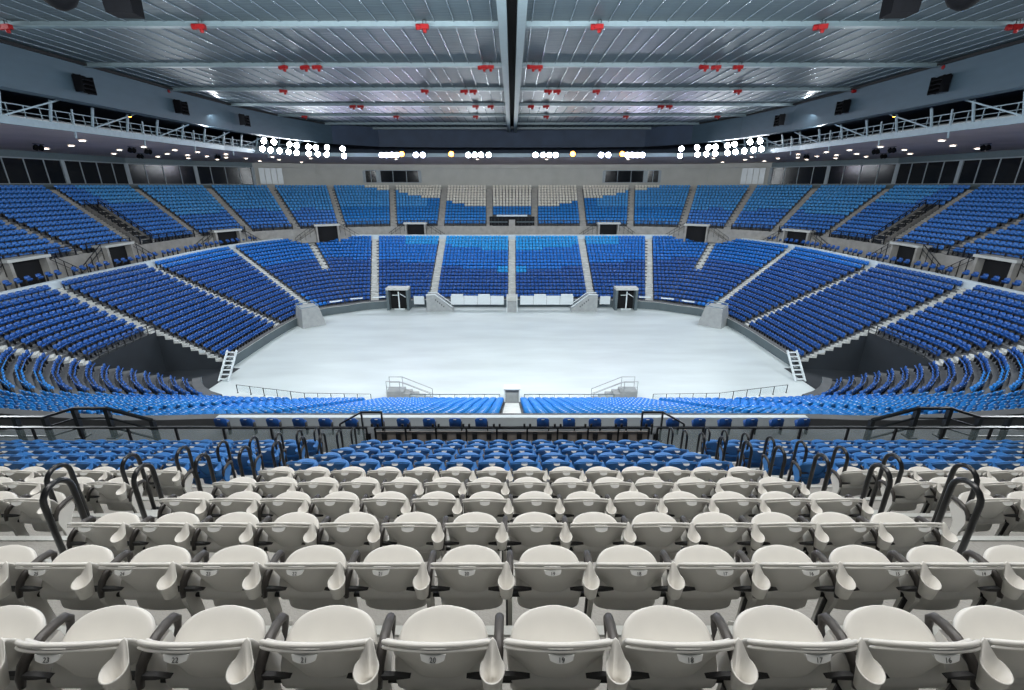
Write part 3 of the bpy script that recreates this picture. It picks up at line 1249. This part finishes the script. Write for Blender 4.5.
    zt = at(sts[0], CUT_ROWS, NL).z - 0.82
    A0, A1 = at(sts[0], -0.75, NL), at(sts[0], CUT_ROWS - 0.75, NL)
    B0, B1 = at(sts[-1], -0.75, NL), at(sts[-1], CUT_ROWS - 0.75, NL)
    for (p, q) in ((A0, A1), (A1, B1), (B1, B0)):
        za = zt
        if (p, q) == (A0, A1):
            for k in range(CUT_ROWS):
                u, v = at(sts[0], k - 0.75, NL), at(sts[0], k + 0.25, NL)
                zk = at(sts[0], k, NL).z - 0.82
                mb.quad((-sg * u.x, u.y, 0), (-sg * v.x, v.y, 0), (-sg * v.x, v.y, zk), (-sg * u.x, u.y, zk), 'wall_dark')
        elif False:
            mb.add([(-sg * -p.x * 1 if False else -sg * p.x, p.y, 0), (-sg * q.x, q.y, 0), (-sg * q.x, q.y, zt), (-sg * p.x, p.y, at(sts[0], 0, NL).z - 0.82)], [(0, 1, 2, 3)], 'wall_dark')
        elif (p, q) == (A1, B1):
            mb.add([(-sg * p.x, p.y, 0), (-sg * q.x, q.y, 0), (-sg * q.x, q.y, at(sts[-1], CUT_ROWS, NL).z - 0.82), (-sg * p.x, p.y, zt)], [(0, 1, 2, 3)], 'wall_dark')
        else:
            mb.add([(-sg * p.x, p.y, 0), (-sg * q.x, q.y, 0), (-sg * q.x, q.y, at(sts[-1], 0, NL).z - 0.82), (-sg * p.x, p.y, at(sts[-1], CUT_ROWS, NL).z - 0.82)], [(0, 1, 2, 3)], 'wall_dark')
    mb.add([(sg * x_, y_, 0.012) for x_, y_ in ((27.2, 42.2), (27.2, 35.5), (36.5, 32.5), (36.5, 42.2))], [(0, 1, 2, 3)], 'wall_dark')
    struct(mb.build('wall_tunnel'), 'dark walls of the %s corner tunnel' % side)
    o = empty('tunnel_sign', (sg * 30.4, 42.0 - 0.12, 1.9))
    tag(o, 'tiny white sign on the dark wall of the %s tunnel' % side, 'sign')
    mb = MB()
    mb.box((0, 0, 0), (0.5, 0.06, 0.25), 'panel_white')
    mb.build('panel', o)
    pA = Vector((-sg * A1.x, A1.y, zt))
    pB = Vector((-sg * B1.x, B1.y, at(sts[-1], CUT_ROWS, NL).z - 0.82))
    rail([pA, pB], 0.9, 0.9, 'black guard rail over the mouth of the %s tunnel' % side, 'guard_rail', bars=3, r=0.03)

# ------------------------------------------------------------------ upper tier: guard rails, vomitories
for b, (sts, fa, fb) in enumerate(UB[:10]):
    for sg, side in ((1, 'left'), (-1, 'right')):
        if b == 0 and sg == -1:
            continue
        pts = []
        for s in sts:
            p = at(s, -0.7, NU)
            z = at(s, 0, NU).z - 0.82
            pts.append((p.x * sg, p.y, z))
        if b == 0:
            continue
        # leave the aisle mouth free
        v0, v1 = Vector(pts[0]), Vector(pts[-1])
        d = (v1 - v0).normalized()
        pts[0] = tuple(v0 + d * 0.7)
        pts[-1] = tuple(v1 - d * 0.7)
        rail(pts, 0.95, 1.3, 'black guard rail along the upper tier front, %s section from the centre on the %s' % (ORD[b + 1], side), 'guard_rail', bars=4, r=0.045, post_w=0.1)


for sg, side, pa, pb in WELLS:
    rail(pa, 0.85, 1.1, 'black rail along the near edge of the %s stairwell' % side, 'guard_rail', bars=3, r=0.045, post_w=0.09)
    rail(pb, 0.85, 1.1, 'black rail along the far edge of the %s stairwell' % side, 'guard_rail', bars=3, r=0.045, post_w=0.09)


def vomitory(x, y, rz, wd, label, grp=None, lintel='concrete_pale'):
    root = empty('vomitory_portal', (x, y, Z(-9.1)), rz)
    tag(root, label, 'doorway')
    mb = MB()
    for sx in (-wd / 2, wd / 2):
        mb = MB()
        mb.box((sx, -0.35, 1.3), (0.28, 1.3, 2.6), 'concrete')
        mb.build('side_wall', root)
    mb = MB()
    mb.box((0, -0.35, 2.75), (wd + 0.6, 1.5, 0.26), lintel)
    mb.build('lintel', root)
    mb = MB()
    mb.box((0, -0.1, 1.3), (wd - 0.28, 0.3, 2.6), 'void')
    mb.build('opening', root)
    for s_ in (-1, 1):
        mb = MB()
        mb.beam((s_ * wd / 2 + s_ * 0.3, -0.6, 3.0), (s_ * (wd / 2 + 3.4), -0.6, 0.9), 0.06, 0.06, 'black_steel')
        mb.beam((s_ * wd / 2 + s_ * 0.3, -0.6, 2.5), (s_ * (wd / 2 + 3.4), -0.6, 0.4), 0.05, 0.05, 'black_steel')
        mb.build('stair_rail', root)
        for j in range(5):
            t = j / 4
            mb = MB()
            mb.box((s_ * (wd / 2 + 0.3 + 3.1 * t), -0.6, 1.5 + 1.5 * (1 - t) - 0.75 - 0.6 * t), (0.05, 0.05, 1.7 - 0.2 * t), 'black_steel')
            mb.build('post', root)
    # solid stair flank below the rail
    for s_ in (-1, 1):
        mb = MB()
        prof = [(wd / 2 + 0.2, 0), (wd / 2 + 3.6, 0), (wd / 2 + 0.2, 2.0)]
        vs = [(s_ * a, -0.55, b_) for a, b_ in prof] + [(s_ * a, 0.2, b_) for a, b_ in prof]
        mb.add(vs, [(0, 1, 2), (5, 4, 3), (0, 3, 4, 1), (1, 4, 5, 2), (2, 5, 3, 0)], 'concrete')
        mb.build('stair_flank', root)
    return root


for (x, y, rz, wd, t) in ((-17.0, 83.2, 0.0, 3.4, 'first'), (-31.4, 79.4, 0.48, 3.4, 'second'), (-42.8, 69.4, 1.1, 3.6, 'third'),
                          (-45.3, 52.2, 1.57, 3.4, 'fourth'), (-45.3, 42.0, 1.57, 3.4, 'fifth')):
    for sg, side in ((1, 'left'), (-1, 'right')):
        vomitory(x * sg, y, rz * sg, wd, 'concrete doorway below the upper tier, %s from the centre on the %s' % (t, side))
# centre opening with dark glazing
root = empty('centre_box', (0, 83.6, Z(-9.1)))
tag(root, 'dark glazed box below the upper tier at the centre aisle', 'control box')
mb = MB()
mb.box((0, 0.6, 1.9), (8.0, 1.0, 3.8), 'void')
mb.build('opening', root)
mb = MB()
mb.box((0, -0.1, 1.6), (1.1, 0.6, 3.4), 'concrete')
mb.build('pillar', root)
mb = MB()
mb.box((0, 0.0, 4.0), (5.4, 1.0, 0.22), 'ledge')
mb.build('canopy', root)
for sx in (-1, 1):
    mb = MB()
    for j in range(5):
        mb.box((sx * (1.1 + 0.65 * j), 0.05, 2.0), (0.06, 0.08, 3.2), 'black_steel')
    mb.box((sx * 2.4, 0.05, 2.9), (3.2, 0.08, 0.08), 'truss_paint')
    mb.box((sx * 2.4, 0.05, 1.2), (3.2, 0.08, 0.08), 'black_steel')
    mb.build('window_bars', root)

# ------------------------------------------------------------------ back wall, windows
WPATH = [(0, 98.5), (-15, 98.5), (-27, 97.5), (-38.5, 95.2), (-48, 90), (-54, 83), (-58.6, 74), (-59, 64), (-59, 54), (-59, 44), (-59, 34), (-59, 20)]
WT = 3.0
for side, sg in (('left', 1), ('right', -1)):
    mb = MB()
    for i in range(len(WPATH) - 1):
        (x0, y0), (x1, y1) = WPATH[i], WPATH[i + 1]
        zt = Z(3.9)
        zb = Z(-1.4)
        mb.quad((x0 * sg, y0, zb), (x1 * sg, y1, zb), (x1 * sg, y1, zt), (x0 * sg, y0, zt), 'wall_back' if i < 4 else 'beam_paint')
    struct(mb.build('wall_' + side), 'back wall behind the upper tier, %s half' % side)


def window(p0, p1, z0, z1, panes, idx, side):
    p0, p1 = Vector(p0), Vector(p1)
    d = p1 - p0
    L = d.length
    n_ = Vector((-d.y, d.x)).normalized()
    mid = (p0 + p1) / 2
    if n_.dot(Vector((0, 50)) - mid) < 0:
        n_ = -n_
    ang = math.atan2(n_.y, n_.x) + PI / 2
    c = mid + n_ * 0.15
    root = empty('window_%d' % idx, (c.x, c.y, z0), ang)
    root['kind'] = 'structure'
    root['label'] = 'dark glazed box window behind the upper tier, %s side' % side
    h_ = z1 - z0
    mb = MB()
    for sx in (-L / 2, L / 2):
        mb.box((sx, 0, h_ / 2), (0.5, 0.35, h_), 'window_frame')
    mb.box((0, 0, h_ + 0.06), (L, 0.35, 0.12), 'window_frame')
    mb.box((0, 0, 0.04), (L, 0.35, 0.08), 'window_frame')
    for j in range(1, panes):
        mb.box((-L / 2 + L * j / panes, 0, h_ / 2), (0.1, 0.2, h_), 'window_frame')
    mb.build('window_frame', root)
    mb = MB()
    mb.box((0, 0.02, h_ / 2), (L, 0.05, h_), 'window_glass')
    mb.build('glass_pane', root)


wi = 1
for side, sg in (('left', 1), ('right', -1)):
    for i in range(4, len(WPATH) - 1):
        (x0, y0), (x1, y1) = WPATH[i], WPATH[i + 1]
        window((x0 * sg, y0), (x1 * sg, y1), Z(0.1), Z(WT), 4, wi, side)
        wi += 1
    for (x0, x1, pn) in ((-29.5, -27.0, 2), (-26.6, -18.6, 3)):
        y0_ = 98.5 - max(0, (abs(x0) - 15)) * 0.085 - max(0, abs(x0) - 27) * .1
        y1_ = 98.5 - max(0, (abs(x1) - 15)) * 0.085
        window((x0 * sg, y0_), (x1 * sg, y1_), Z(0.45), Z(2.7), pn, wi, side)
        wi += 1
    # pale shutter panel on the wall
    o = empty('shutter_panel', (sg * -45.2, 91.1, Z(0.2)), sg * 0.5)
    tag(o, 'pale ribbed shutter on the back wall beside the %s end windows' % side, 'shutter')
    mb = MB()
    for j in range(4):
        mb.box((-1.5 + j * 1.0, 0, 1.4), (0.92, 0.14, 2.8), 'panel_white')
    mb.build('panel', o)

# ------------------------------------------------------------------ ring truss, soffit, fascia, ceiling
RING = [(0, 82), (-14, 82), (-27, 81.3), (-34, 78.6), (-37.8, 73), (-38.5, 66), (-38.5, 58), (-38.5, 50), (-38.5, 42), (-38.5, 34), (-38.5, 20)]
FASC = [(0, 89.5), (-13, 89.3), (-23.5, 87.8), (-29.5, 81.8), (-33, 72), (-34.6, 62), (-35, 54), (-35, 44), (-35, 34), (-35, 12)]
CEIL_H = 9.42
for side, sg in (('left', 1), ('right', -1)):
    # sloping soffit over the upper tier, from ring to wall
    mb = MB()
    A = [(p[0], p[1], Z(4.45)) for p in RING]
    B = [(p[0], p[1], Z(3.85)) for p in WPATH]

    def resample(P_, n_):
        P_ = [Vector(p) for p in P_]
        # by matched share of their own length
        L_ = [0]
        for i in range(1, len(P_)):
            L_.append(L_[-1] + (P_[i] - P_[i - 1]).length)
        out = []
        for k in range(n_ + 1):
            s_ = L_[-1] * k / n_
            i = 1
            while i < len(L_) - 1 and L_[i] < s_:
                i += 1
            out.append(P_[i - 1].lerp(P_[i], (s_ - L_[i - 1]) / (L_[i] - L_[i - 1])))
        return out
    ra, rb = resample(A, 24), resample(B, 24)
    rf = resample([(p[0], p[1], 0) for p in FASC], 24)
    for k in range(24):
        a, b_, c, d = ra[k], ra[k + 1], rb[k + 1], rb[k]
        f = lambda p, dz=0: (p.x * sg, p.y, p.z + dz)
        mb.quad(f(a), f(b_), f(c), f(d), 'soffit')
        mb.quad(f(a, .15), f(b_, .15), f(c, .15), f(d, .15), 'void')
    struct(mb.build('ceiling_soffit'), 'sloping soffit over the upper tier, %s half' % side)
    # pale edge beam of the soffit
    mb = MB()
    for i in range(len(RING) - 1):
        (x0, y0), (x1, y1) = RING[i], RING[i + 1]
        mb.beam((x0 * sg, y0, Z(4.68)), (x1 * sg, y1, Z(4.70)), 0.3, 0.56, 'truss_paint')
    struct(mb.build('ring_beam'), 'pale edge beam below the lighting gallery, %s half' % side)
    # wall beam over the windows
    mb = MB()
    for i in range(len(WPATH) - 1):
        (x0, y0), (x1, y1) = WPATH[i], WPATH[i + 1]
        mb.beam((x0 * sg * 0.993, y0 - 0.4, Z(3.5)), (x1 * sg * 0.993, y1 - 0.4, Z(3.5)), 0.4, 0.75, 'beam_paint' if i >= 4 else 'wall_back')
    struct(mb.build('wall_beam'), 'grey beam over the back wall windows, %s half' % side)
    # gallery truss: posts and diagonals
    root = empty('gallery_truss', (sg * -38.5, 20, Z(4.9)))
    tag(root, 'pale steel gallery truss under the %s roof fascia' % side, 'truss')
    O = root.location.copy()
    pts = [Vector((p[0] * sg, p[1])) for p in RING[3:]]
    step = 4.0
    idx = 0
    for i in range(len(pts) - 1):
        a, b_ = pts[i], pts[i + 1]
        L = (b_ - a).length
        k_ = max(1, round(L / step))
        for j in range(k_):
            p, q = a.lerp(b_, j / k_), a.lerp(b_, (j + 1) / k_)
            zb, zt = Z(4.9), Z(6.6)
            mb = MB()
            mb.beam(Vector((p.x, p.y, zb)) - O, Vector((p.x + sg * 0.5, p.y, zt)) - O, 0.15, 0.15, 'truss_paint')
            mb.build('post', root)
            if idx % 2 == 0:
                mb = MB()
                mb.beam(Vector((q.x, q.y, zb)) - O, Vector((p.x + sg * 1.2, p.y, zt)) - O, 0.11, 0.11, 'truss_paint')
                mb.build('diagonal', root)
            mb = MB()
            mb.beam(Vector((p.x, p.y, Z(5.9))) - O, Vector((q.x, q.y, Z(5.9))) - O, 0.07, 0.07, 'truss_paint')
            mb.beam(Vector((p.x, p.y, Z(5.4))) - O, Vector((q.x, q.y, Z(5.4))) - O, 0.05, 0.05, 'truss_paint')
            for r_ in range(3):
                m_ = p.lerp(q, (r_ + .5) / 3)
                mb.beam(Vector((m_.x, m_.y, Z(4.9))) - O, Vector((m_.x, m_.y, Z(5.9))) - O, 0.05, 0.05, 'truss_paint')
            mb.build('catwalk_rail', root)
            if idx % 2 == 1:
                mb = MB()
                m_ = p.lerp(q, .5)
                mb.beam(Vector((m_.x, m_.y, Z(3.9))) - O, Vector((m_.x + sg * 0.3, m_.y, Z(6.2))) - O, 0.1, 0.1, 'truss_paint')
                mb.build('hanger', root)
            idx += 1
    # pale duct behind the gallery
    mb = MB()
    for i in range(3, len(RING) - 2):
        (x0, y0), (x1, y1) = RING[i], RING[i + 1]
        mb.tube([(x0 * sg - sg * 2.6, y0, Z(5.15)), (x1 * sg - sg * 2.6, y1, Z(5.15))], 0.34, 'white_metal', n=10)
    o = mb.build('ventilation_duct')
    tag(o, 'long pale duct running behind the %s gallery truss' % side, 'duct')
    # dark underside behind the gallery
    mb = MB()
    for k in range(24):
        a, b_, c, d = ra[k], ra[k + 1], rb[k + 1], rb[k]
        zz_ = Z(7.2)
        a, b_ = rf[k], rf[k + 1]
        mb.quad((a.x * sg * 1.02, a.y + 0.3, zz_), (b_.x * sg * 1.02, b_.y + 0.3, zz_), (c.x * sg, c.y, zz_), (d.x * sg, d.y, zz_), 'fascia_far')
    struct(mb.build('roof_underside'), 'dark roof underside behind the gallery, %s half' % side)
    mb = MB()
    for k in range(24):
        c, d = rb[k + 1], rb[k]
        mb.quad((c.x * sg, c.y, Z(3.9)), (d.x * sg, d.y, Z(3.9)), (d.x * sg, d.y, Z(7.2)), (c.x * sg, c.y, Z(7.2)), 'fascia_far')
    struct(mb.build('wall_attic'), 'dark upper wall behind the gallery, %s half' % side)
    # fascia
    mb = MB()
    for i in range(len(FASC) - 1):
        (x0, y0), (x1, y1) = FASC[i], FASC[i + 1]
        zb, zt = Z(6.4), Z(CEIL_H + 0.1)
        mt = 'fascia_far' if i < 3 else 'fascia'
        mb.quad((x0 * sg, y0, zb), (x1 * sg, y1, zb), (x1 * sg, y1, zt), (x0 * sg, y0, zt), mt)
        mb.quad((x0 * sg, y0, zb), (x1 * sg, y1, zb), ((x1 - 1.2) * sg, y1 + (1 if i < 3 else 0), zb), ((x0 - 1.2 * (i > 0)) * sg, y0 + (1 if i < 3 else 0), zb), mt)
        if i >= 3:
            mb.beam((x0 * sg * 0.995, y0, Z(CEIL_H - 0.15)), (x1 * sg * 0.995, y1, Z(CEIL_H - 0.15)), 0.25, 0.18, 'void')
    struct(mb.build('fascia_beam'), 'deep grey roof fascia, %s half' % side)
    # louvred boxes on the fascia
    for nm, (y, x) in (('nearest', (41.6, -34.75)), ('middle', (53.0, -34.75)), ('farthest', (63.0, -33.7))):
        root = empty('louvre_box', (x * sg, y, Z(7.05)), 0)
        tag(root, '%s black louvred box on the %s roof fascia' % (nm, side), 'louvre box')
        for yc in (-0.55, 0.55):
            mb = MB()
            mb.box((sg * 0.25, yc, 0.6), (0.7, 0.08, 1.2), 'speaker_black')
            mb.build('side_cheek', root)
        for j in range(4):
            mb = MB()
            mb.box((sg * 0.3, 0, 0.12 + 0.32 * j), (0.75, 1.05, 0.10), 'speaker_black', rot=Matrix.Rotation(sg * 0.5, 3, 'Y'))
            mb.build('louvre', root)

# ---- ceiling
mb = MB()
poly = [(p[0], p[1]) for p in FASC]
full = poly + [(-x, y) for x, y in poly[:0:-1]]
Y0 = 12
xl = 0.28
for sg in (1, -1):
    q = [(-xl * sg, FASC[0][1])] + [(x * sg, y) for x, y in FASC[1:]] + [(-xl * sg, 12)]
    vs = [(x, y, Z(CEIL_H)) for x, y in q]
    mb.add(vs, [tuple(range(len(vs)))], 'ceiling_metal')
# roof slot along the middle
mb.box((0, 51, Z(CEIL_H + 0.6)), (1.2, 78, 0.2), 'slot')
for sx in (-1, 1):
    mb.quad((sx * xl, 12, Z(CEIL_H)), (sx * xl, 89.4, Z(CEIL_H)), (sx * xl, 89.4, Z(CEIL_H + .6)), (sx * xl, 12, Z(CEIL_H + .6)), 'slot')


def ceil_end(x):
    ax = abs(x)
    for i in range(len(FASC) - 1):
        (x0, y0), (x1, y1) = FASC[i], FASC[i + 1]
        if -x0 <= ax <= -x1 and x0 != x1:
            return y0 + (y1 - y0) * (ax + x0) / (x0 - x1)
    return 40


# seams of the roof deck
nseam = 29
for sg in (-1, 1):
    for i in range(nseam):
        x = sg * (1.2 + 1.17 * i)
        ye = ceil_end(x) - 0.3
        if abs(x) > 34.5:
            continue
        mb.tube([(x, 14, Z(CEIL_H - 0.03)), (x, ye, Z(CEIL_H - 0.03))], 0.036, 'ceiling_seam', n=6, cap=False)
co = mb.build('ceiling')
co.data.polygons.foreach_set('use_smooth', [len(p.vertices) == 4 for p in co.data.polygons])
struct(co, 'ribbed metal closed roof ceiling')
BEAMS = [12.7, 22.7, 32.7, 42.7, 52.7, 62.2, 71.0, 80.2, 86.7]
for sg, side in ((-1, 'left'), (1, 'right')):
    for i, y in enumerate(BEAMS):
        xe = 34.9
        for xx in np.arange(34.9, 10, -0.2):
            if ceil_end(xx) > y + 0.4:
                xe = xx
                break
        mb = MB()
        z0 = Z(CEIL_H)
        mb.box((sg * (0.85 + xe) / 2, y, z0 - 0.14), (xe - 0.85, 0.12, 0.28), 'beam_paint')
        mb.box((sg * (0.85 + xe) / 2, y, z0 - 0.29), (xe - 0.85, 0.45 if i < 6 else 0.3, 0.06), 'beam_paint')
        struct(mb.build('roof_beam'), 'cross beam under the %s roof half' % side)
    mb = MB()
    mb.box((sg * 0.55, 51, Z(CEIL_H) - 0.3), (0.5, 76, 0.6), 'beam_paint')
    struct(mb.build('roof_beam'), 'long middle roof beam, %s of the dark slot' % side)


# ---- red chain hoists on the beams
def hoist_parts():
    mb = MB()
    mb.box((0, 0, -0.25), (0.52, 0.30, 0.26), 'winch_red')
    mb.lathe([(0.0, -0.30), (0.15, -0.30), (0.17, -0.26), (0.17, -0.06), (0.12, 0.0), (0.0, 0.0)], 'winch_red', n=10, c=(-0.25, 0, -0.25), rot=Matrix.Rotation(PI / 2, 3, 'Y'))
    a = mb.mesh('motor')
    mb = MB()
    mb.tube([(0.1, 0, -0.05), (0.1, 0, 0.12), (0.0, 0, 0.16), (-0.1, 0, 0.12), (-0.1, 0, -0.1)], 0.03, 'black_steel', n=6)
    b_ = mb.mesh('hook')
    mb = MB()
    mb.lathe([(0.0, -0.58), (0.10, -0.58), (0.13, -0.45), (0.11, -0.36), (0.0, -0.34)], 'winch_red', n=8)
    return a, b_, mb.mesh('chain_bag')


HP = hoist_parts()
HO = [(2, [15, 206, 426]), (3, [80, 287, 308.5, 321, 484.5, 491]), (4, [170, 287, 427, 466, 475]), (5, [355, 363, 477, 492]), (6, [307, 398, 477])]
for bi, xs in HO:
    y = BEAMS[bi]
    dep = y * math.cos(TILT) - (CEIL_H - 0.6) * math.sin(TILT)
    for i, px in enumerate(xs):
        x0 = (px - 512) / FPX * dep
        for sg, side in ((1, 'left'), (-1, 'right')):
            o = empty('chain_hoist', (x0 * sg, y - 0.4, Z(CEIL_H - 0.17)), random.uniform(-0.4, 0.4))
            link('motor', HP[0], o)
            link('hook', HP[1], o)
            link('chain_bag', HP[2], o)
            s_ = 0.95
            o.scale = (s_, s_, s_)
            n_from = len(xs) - i
            tag(o, 'red chain hoist under the %s visible roof beam, %s %s of the middle slot' % (ORD[bi - 1], ORD[n_from], side), 'chain hoist', 'red chain hoists under the roof')

# ---- hanging speakers at the top edge
for sg, side in ((-1, 'left'), (1, 'right')):
    root = empty('hanging_speaker', (sg * 18.75, 25.9, Z(7.55)), -sg * 0.08)
    tag(root, 'black box loudspeaker hanging from the roof at the top %s' % side, 'loudspeaker')
    mb = MB()
    vs = [(-0.78, -0.5, 0), (0.78, -0.5, 0), (0.78, 0.6, 0), (-0.78, 0.6, 0), (-0.85, -0.7, 1.75), (0.85, -0.7, 1.75), (0.85, 0.6, 1.75), (-0.85, 0.6, 1.75)]
    mb.add(vs, [(0, 3, 2, 1), (4, 5, 6, 7), (0, 1, 5, 4), (1, 2, 6, 5), (2, 3, 7, 6), (3, 0, 4, 7)], 'speaker_black')
    mb.build('cabinet', root)
    mb = MB()
    mb.box((0, 0.62, 0.9), (1.4, 0.04, 1.5), 'void')
    mb.build('grille', root)
    root.scale = (0.78, 0.78, 1.0)
    root.location.x = sg * 18.6
    root.location.z = Z(7.7)
    root = empty('hanging_spotlight', (sg * 21.3, 25.6, Z(8.45)), 0)
    tag(root, 'black drum-shaped fixture hanging beside the %s loudspeaker' % side, 'stage light')
    mb = MB()
    R_ = Matrix.Rotation(-sg * 0.5, 3, 'Y') @ Matrix.Rotation(0.5, 3, 'X')
    mb.lathe([(0.0, -0.62), (0.30, -0.58), (0.62, -0.30), (0.80, 0.1), (0.80, 0.5), (0.5, 0.75), (0.0, 0.8)], 'speaker_black', n=18, rot=R_)
    mb.build('drum', root, smooth=True)
    mb = MB()
    mb.tube([(-0.3, 0, 0.4), (-0.3, 0, 0.85), (0.3, 0, 0.85), (0.3, 0, 0.4)], 0.05, 'black_steel', n=6)
    mb.build('yoke', root)


# ---- floodlights on the ring
def flood_parts():
    mb = MB()
    # faces -Y; lathe axis is turned to -Y
    R_ = Matrix.Rotation(PI / 2, 3, 'X')
    mb.lathe([(0.43, 0.02), (0.43, -0.02), (0.34, -0.28), (0.14, -0.42), (0.0, -0.44)], 'speaker_black', n=16, rot=R_)
    mb.lathe([(0.40, 0.0), (0.43, 0.02)], 'speaker_black', n=16, rot=R_)
    hs = mb.mesh('housing', True)
    L_ = {}
    for q in ('lamp_white', 'lamp_violet', 'lamp_amber'):
        mb = MB()
        mb.lathe([(0.0, 0.005), (0.40, 0.0)], q, n=16, rot=R_)
        L_[q] = mb.mesh('lens')
    mb = MB()
    mb.tube([(-0.42, 0.1, 0), (-0.42, 0.1, -0.45), (0.42, 0.1, -0.45), (0.42, 0.1, 0)], 0.025, 'black_steel', n=6)
    return hs, L_, mb.mesh('yoke')


HS, LENS, YOKE = flood_parts()
FLOODS = []
for px, py in ((265, 141), (275, 142), (290, 144.5), (297, 145.5), (309, 147), (316, 147.5), (327, 147.5), (343, 148.8)):
    FLOODS.append((px, py, 'lamp_violet' if px > 340 else 'lamp_white', 'upper row of the corner bank'))
for px, py in ((262, 149), (270, 150), (279, 151), (288, 152), (296, 152.8), (308, 153.5), (317, 154), (326, 154.5), (343.5, 155.8)):
    FLOODS.append((px, py, 'lamp_violet' if px > 340 else 'lamp_white', 'lower row of the corner bank'))
for px, c in ((381, 'lamp_violet'), (386, 'lamp_violet'), (391, 'lamp_violet'), (396, 'lamp_white'), (401, 'lamp_amber'), (415, 'lamp_violet'), (422.6, 'lamp_violet'),
              (451, 'lamp_amber'), (468, 'lamp_white'), (474.5, 'lamp_white'), (481, 'lamp_white'), (488, 'lamp_white')):
    FLOODS.append((px, 155 if c != 'lamp_amber' else 154, c, 'far straight bank'))


def ring_hit(px):
    """where the ray through column px meets the ring in plan (approximate depth at ring height)"""
    best = None
    for k in range(400):
        t = k / 399
        i_ = t * (5)
        i = min(4, int(i_))
        a, b_ = RING[i], RING[i + 1]
        f = i_ - i
        x, y = a[0] + (b_[0] - a[0]) * f, a[1] + (b_[1] - a[1]) * f
        X, _, d = proj(x, y - 0.95, Z(5.3))
        if best is None or abs(X - px) < best[0]:
            best = (abs(X - px), x, y - 0.95)
    return best[1], best[2]


cnt = {}
for px, py, c, where in FLOODS:
    x, y = ring_hit(px)
    # height from the row of the lamp
    dc = (py - 345) / FPX
    sl = (-(math.sin(TILT) + dc * math.cos(TILT))) / (math.cos(TILT) - dc * math.sin(TILT))
    z = Z(sl * y)
    cnt[where] = cnt.get(where, 0) + 1
    tone = {'lamp_white': 'bright white', 'lamp_violet': 'cool violet-white', 'lamp_amber': 'amber'}[c]
    for sg, side in ((1, 'left'), (-1, 'right')):
        a_ = math.atan2(0 - x * sg, 1) * 0
        tx, ty = -x * sg, 45 - y
        rz = math.atan2(ty, tx) + PI / 2
        o = empty('floodlight', (x * sg, y, z), 0)
        o.rotation_mode = 'XYZ'
        o.rotation_euler = (0.28, 0, rz)
        link('housing', HS, o)
        link('lens', LENS[c], o)
        link('yoke', YOKE, o)
        tag(o, '%s floodlight, %s in the %s, %s half' % (tone, ORD[cnt[where]], where, side), 'floodlight', 'floodlights on the roof ring')

# amber lamp in each side gallery
for sg, side in ((-1, 'left'), (1, 'right')):
    o = empty('gallery_lamp', (sg * 36.3, 48.0, Z(6.15)))
    tag(o, 'amber lamp glowing under the %s roof fascia' % side, 'lamp')
    mb = MB()
    mb.lathe([(0.0, 0.12), (0.12, 0.12), (0.16, 0.0), (0.13, -0.02)], 'speaker_black', n=10)
    mb.build('housing', o)
    mb = MB()
    mb.lathe([(0.0, -0.06), (0.12, -0.02)], 'lamp_amber', n=10)
    mb.build('lens', o)

# ---- small downlights in the soffit
mb = MB()
mb.lathe([(0.34, 0.02), (0.36, -0.06), (0.27, -0.06), (0.27, 0.0)], 'white_metal', n=12)
DR = mb.mesh('rim')
mb = MB()
mb.lathe([(0.0, -0.05), (0.27, -0.05)], 'downlight_glow', n=12)
DL = mb.mesh('lens')
k_ = 0
random.seed(11)
for row, t in (('inner', 0.25), ('middle', 0.50), ('outer', 0.74)):
    num = 0
    ys = {'inner': (0.06, 0.20, 0.34, 0.40, 0.48, 0.53, 0.57, 0.62, 0.70, 0.80), 'middle': (0.38, 0.43, 0.46, 0.49, 0.52, 0.55, 0.58, 0.62, 0.68, 0.76, 0.86), 'outer': (0.34, 0.40, 0.46, 0.50, 0.54, 0.60, 0.68, 0.78)}[row]
    ys2 = ys
    for u in ys2:
        num += 1
        a, b_ = ra[0], rb[0]
        i = u * 24
        i0 = min(23, int(i))
        f = i - i0
        pa = ra[i0].lerp(ra[i0 + 1], f)
        pb = rb[i0].lerp(rb[i0 + 1], f)
        p = pa.lerp(pb, t)
        for sg, side in ((1, 'left'), (-1, 'right')):
            o = empty('downlight', (p.x * sg, p.y, p.z - 0.04))
            link('rim', DR, o)
            link('lens', DL, o)
            tag(o, 'small round downlight, %s soffit row, %s from the far centre, %s half' % (row, ORD[num], side), 'downlight', 'small downlights in the soffit')
# ---- dark stage lights hung below the ring
for sg, side in ((1, 'left'), (-1, 'right')):
    for i, (y, x) in enumerate(((37.0, -42.5), (40.5, -42.5), (44, -49), (51, -49), (57, -44), (59.5, -44), (66, -50), (70, -42))):
        o = empty('spotlight_cluster', (x * sg, y, Z(3.95 if x < -47 else 4.1)))
        tag(o, 'dark spotlight hanging below the %s soffit, %s from the near end' % (side, ORD[i + 1]), 'spotlight', 'dark spotlights below the soffit')
        for j in range(2):
            mb = MB()
            mb.lathe([(0.0, -0.42), (0.2, -0.42), (0.24, -0.1), (0.14, 0.1), (0.0, 0.12)], 'speaker_black', n=10, c=(0, j * 0.55, -0.15), rot=Matrix.Rotation(sg * 0.5, 3, 'Y'))
            mb.build('head', o)
        mb = MB()
        mb.tube([(0, -0.3, 0.05), (0, 0.9, 0.05)], 0.04, 'black_steel', n=6)
        mb.build('bar', o)
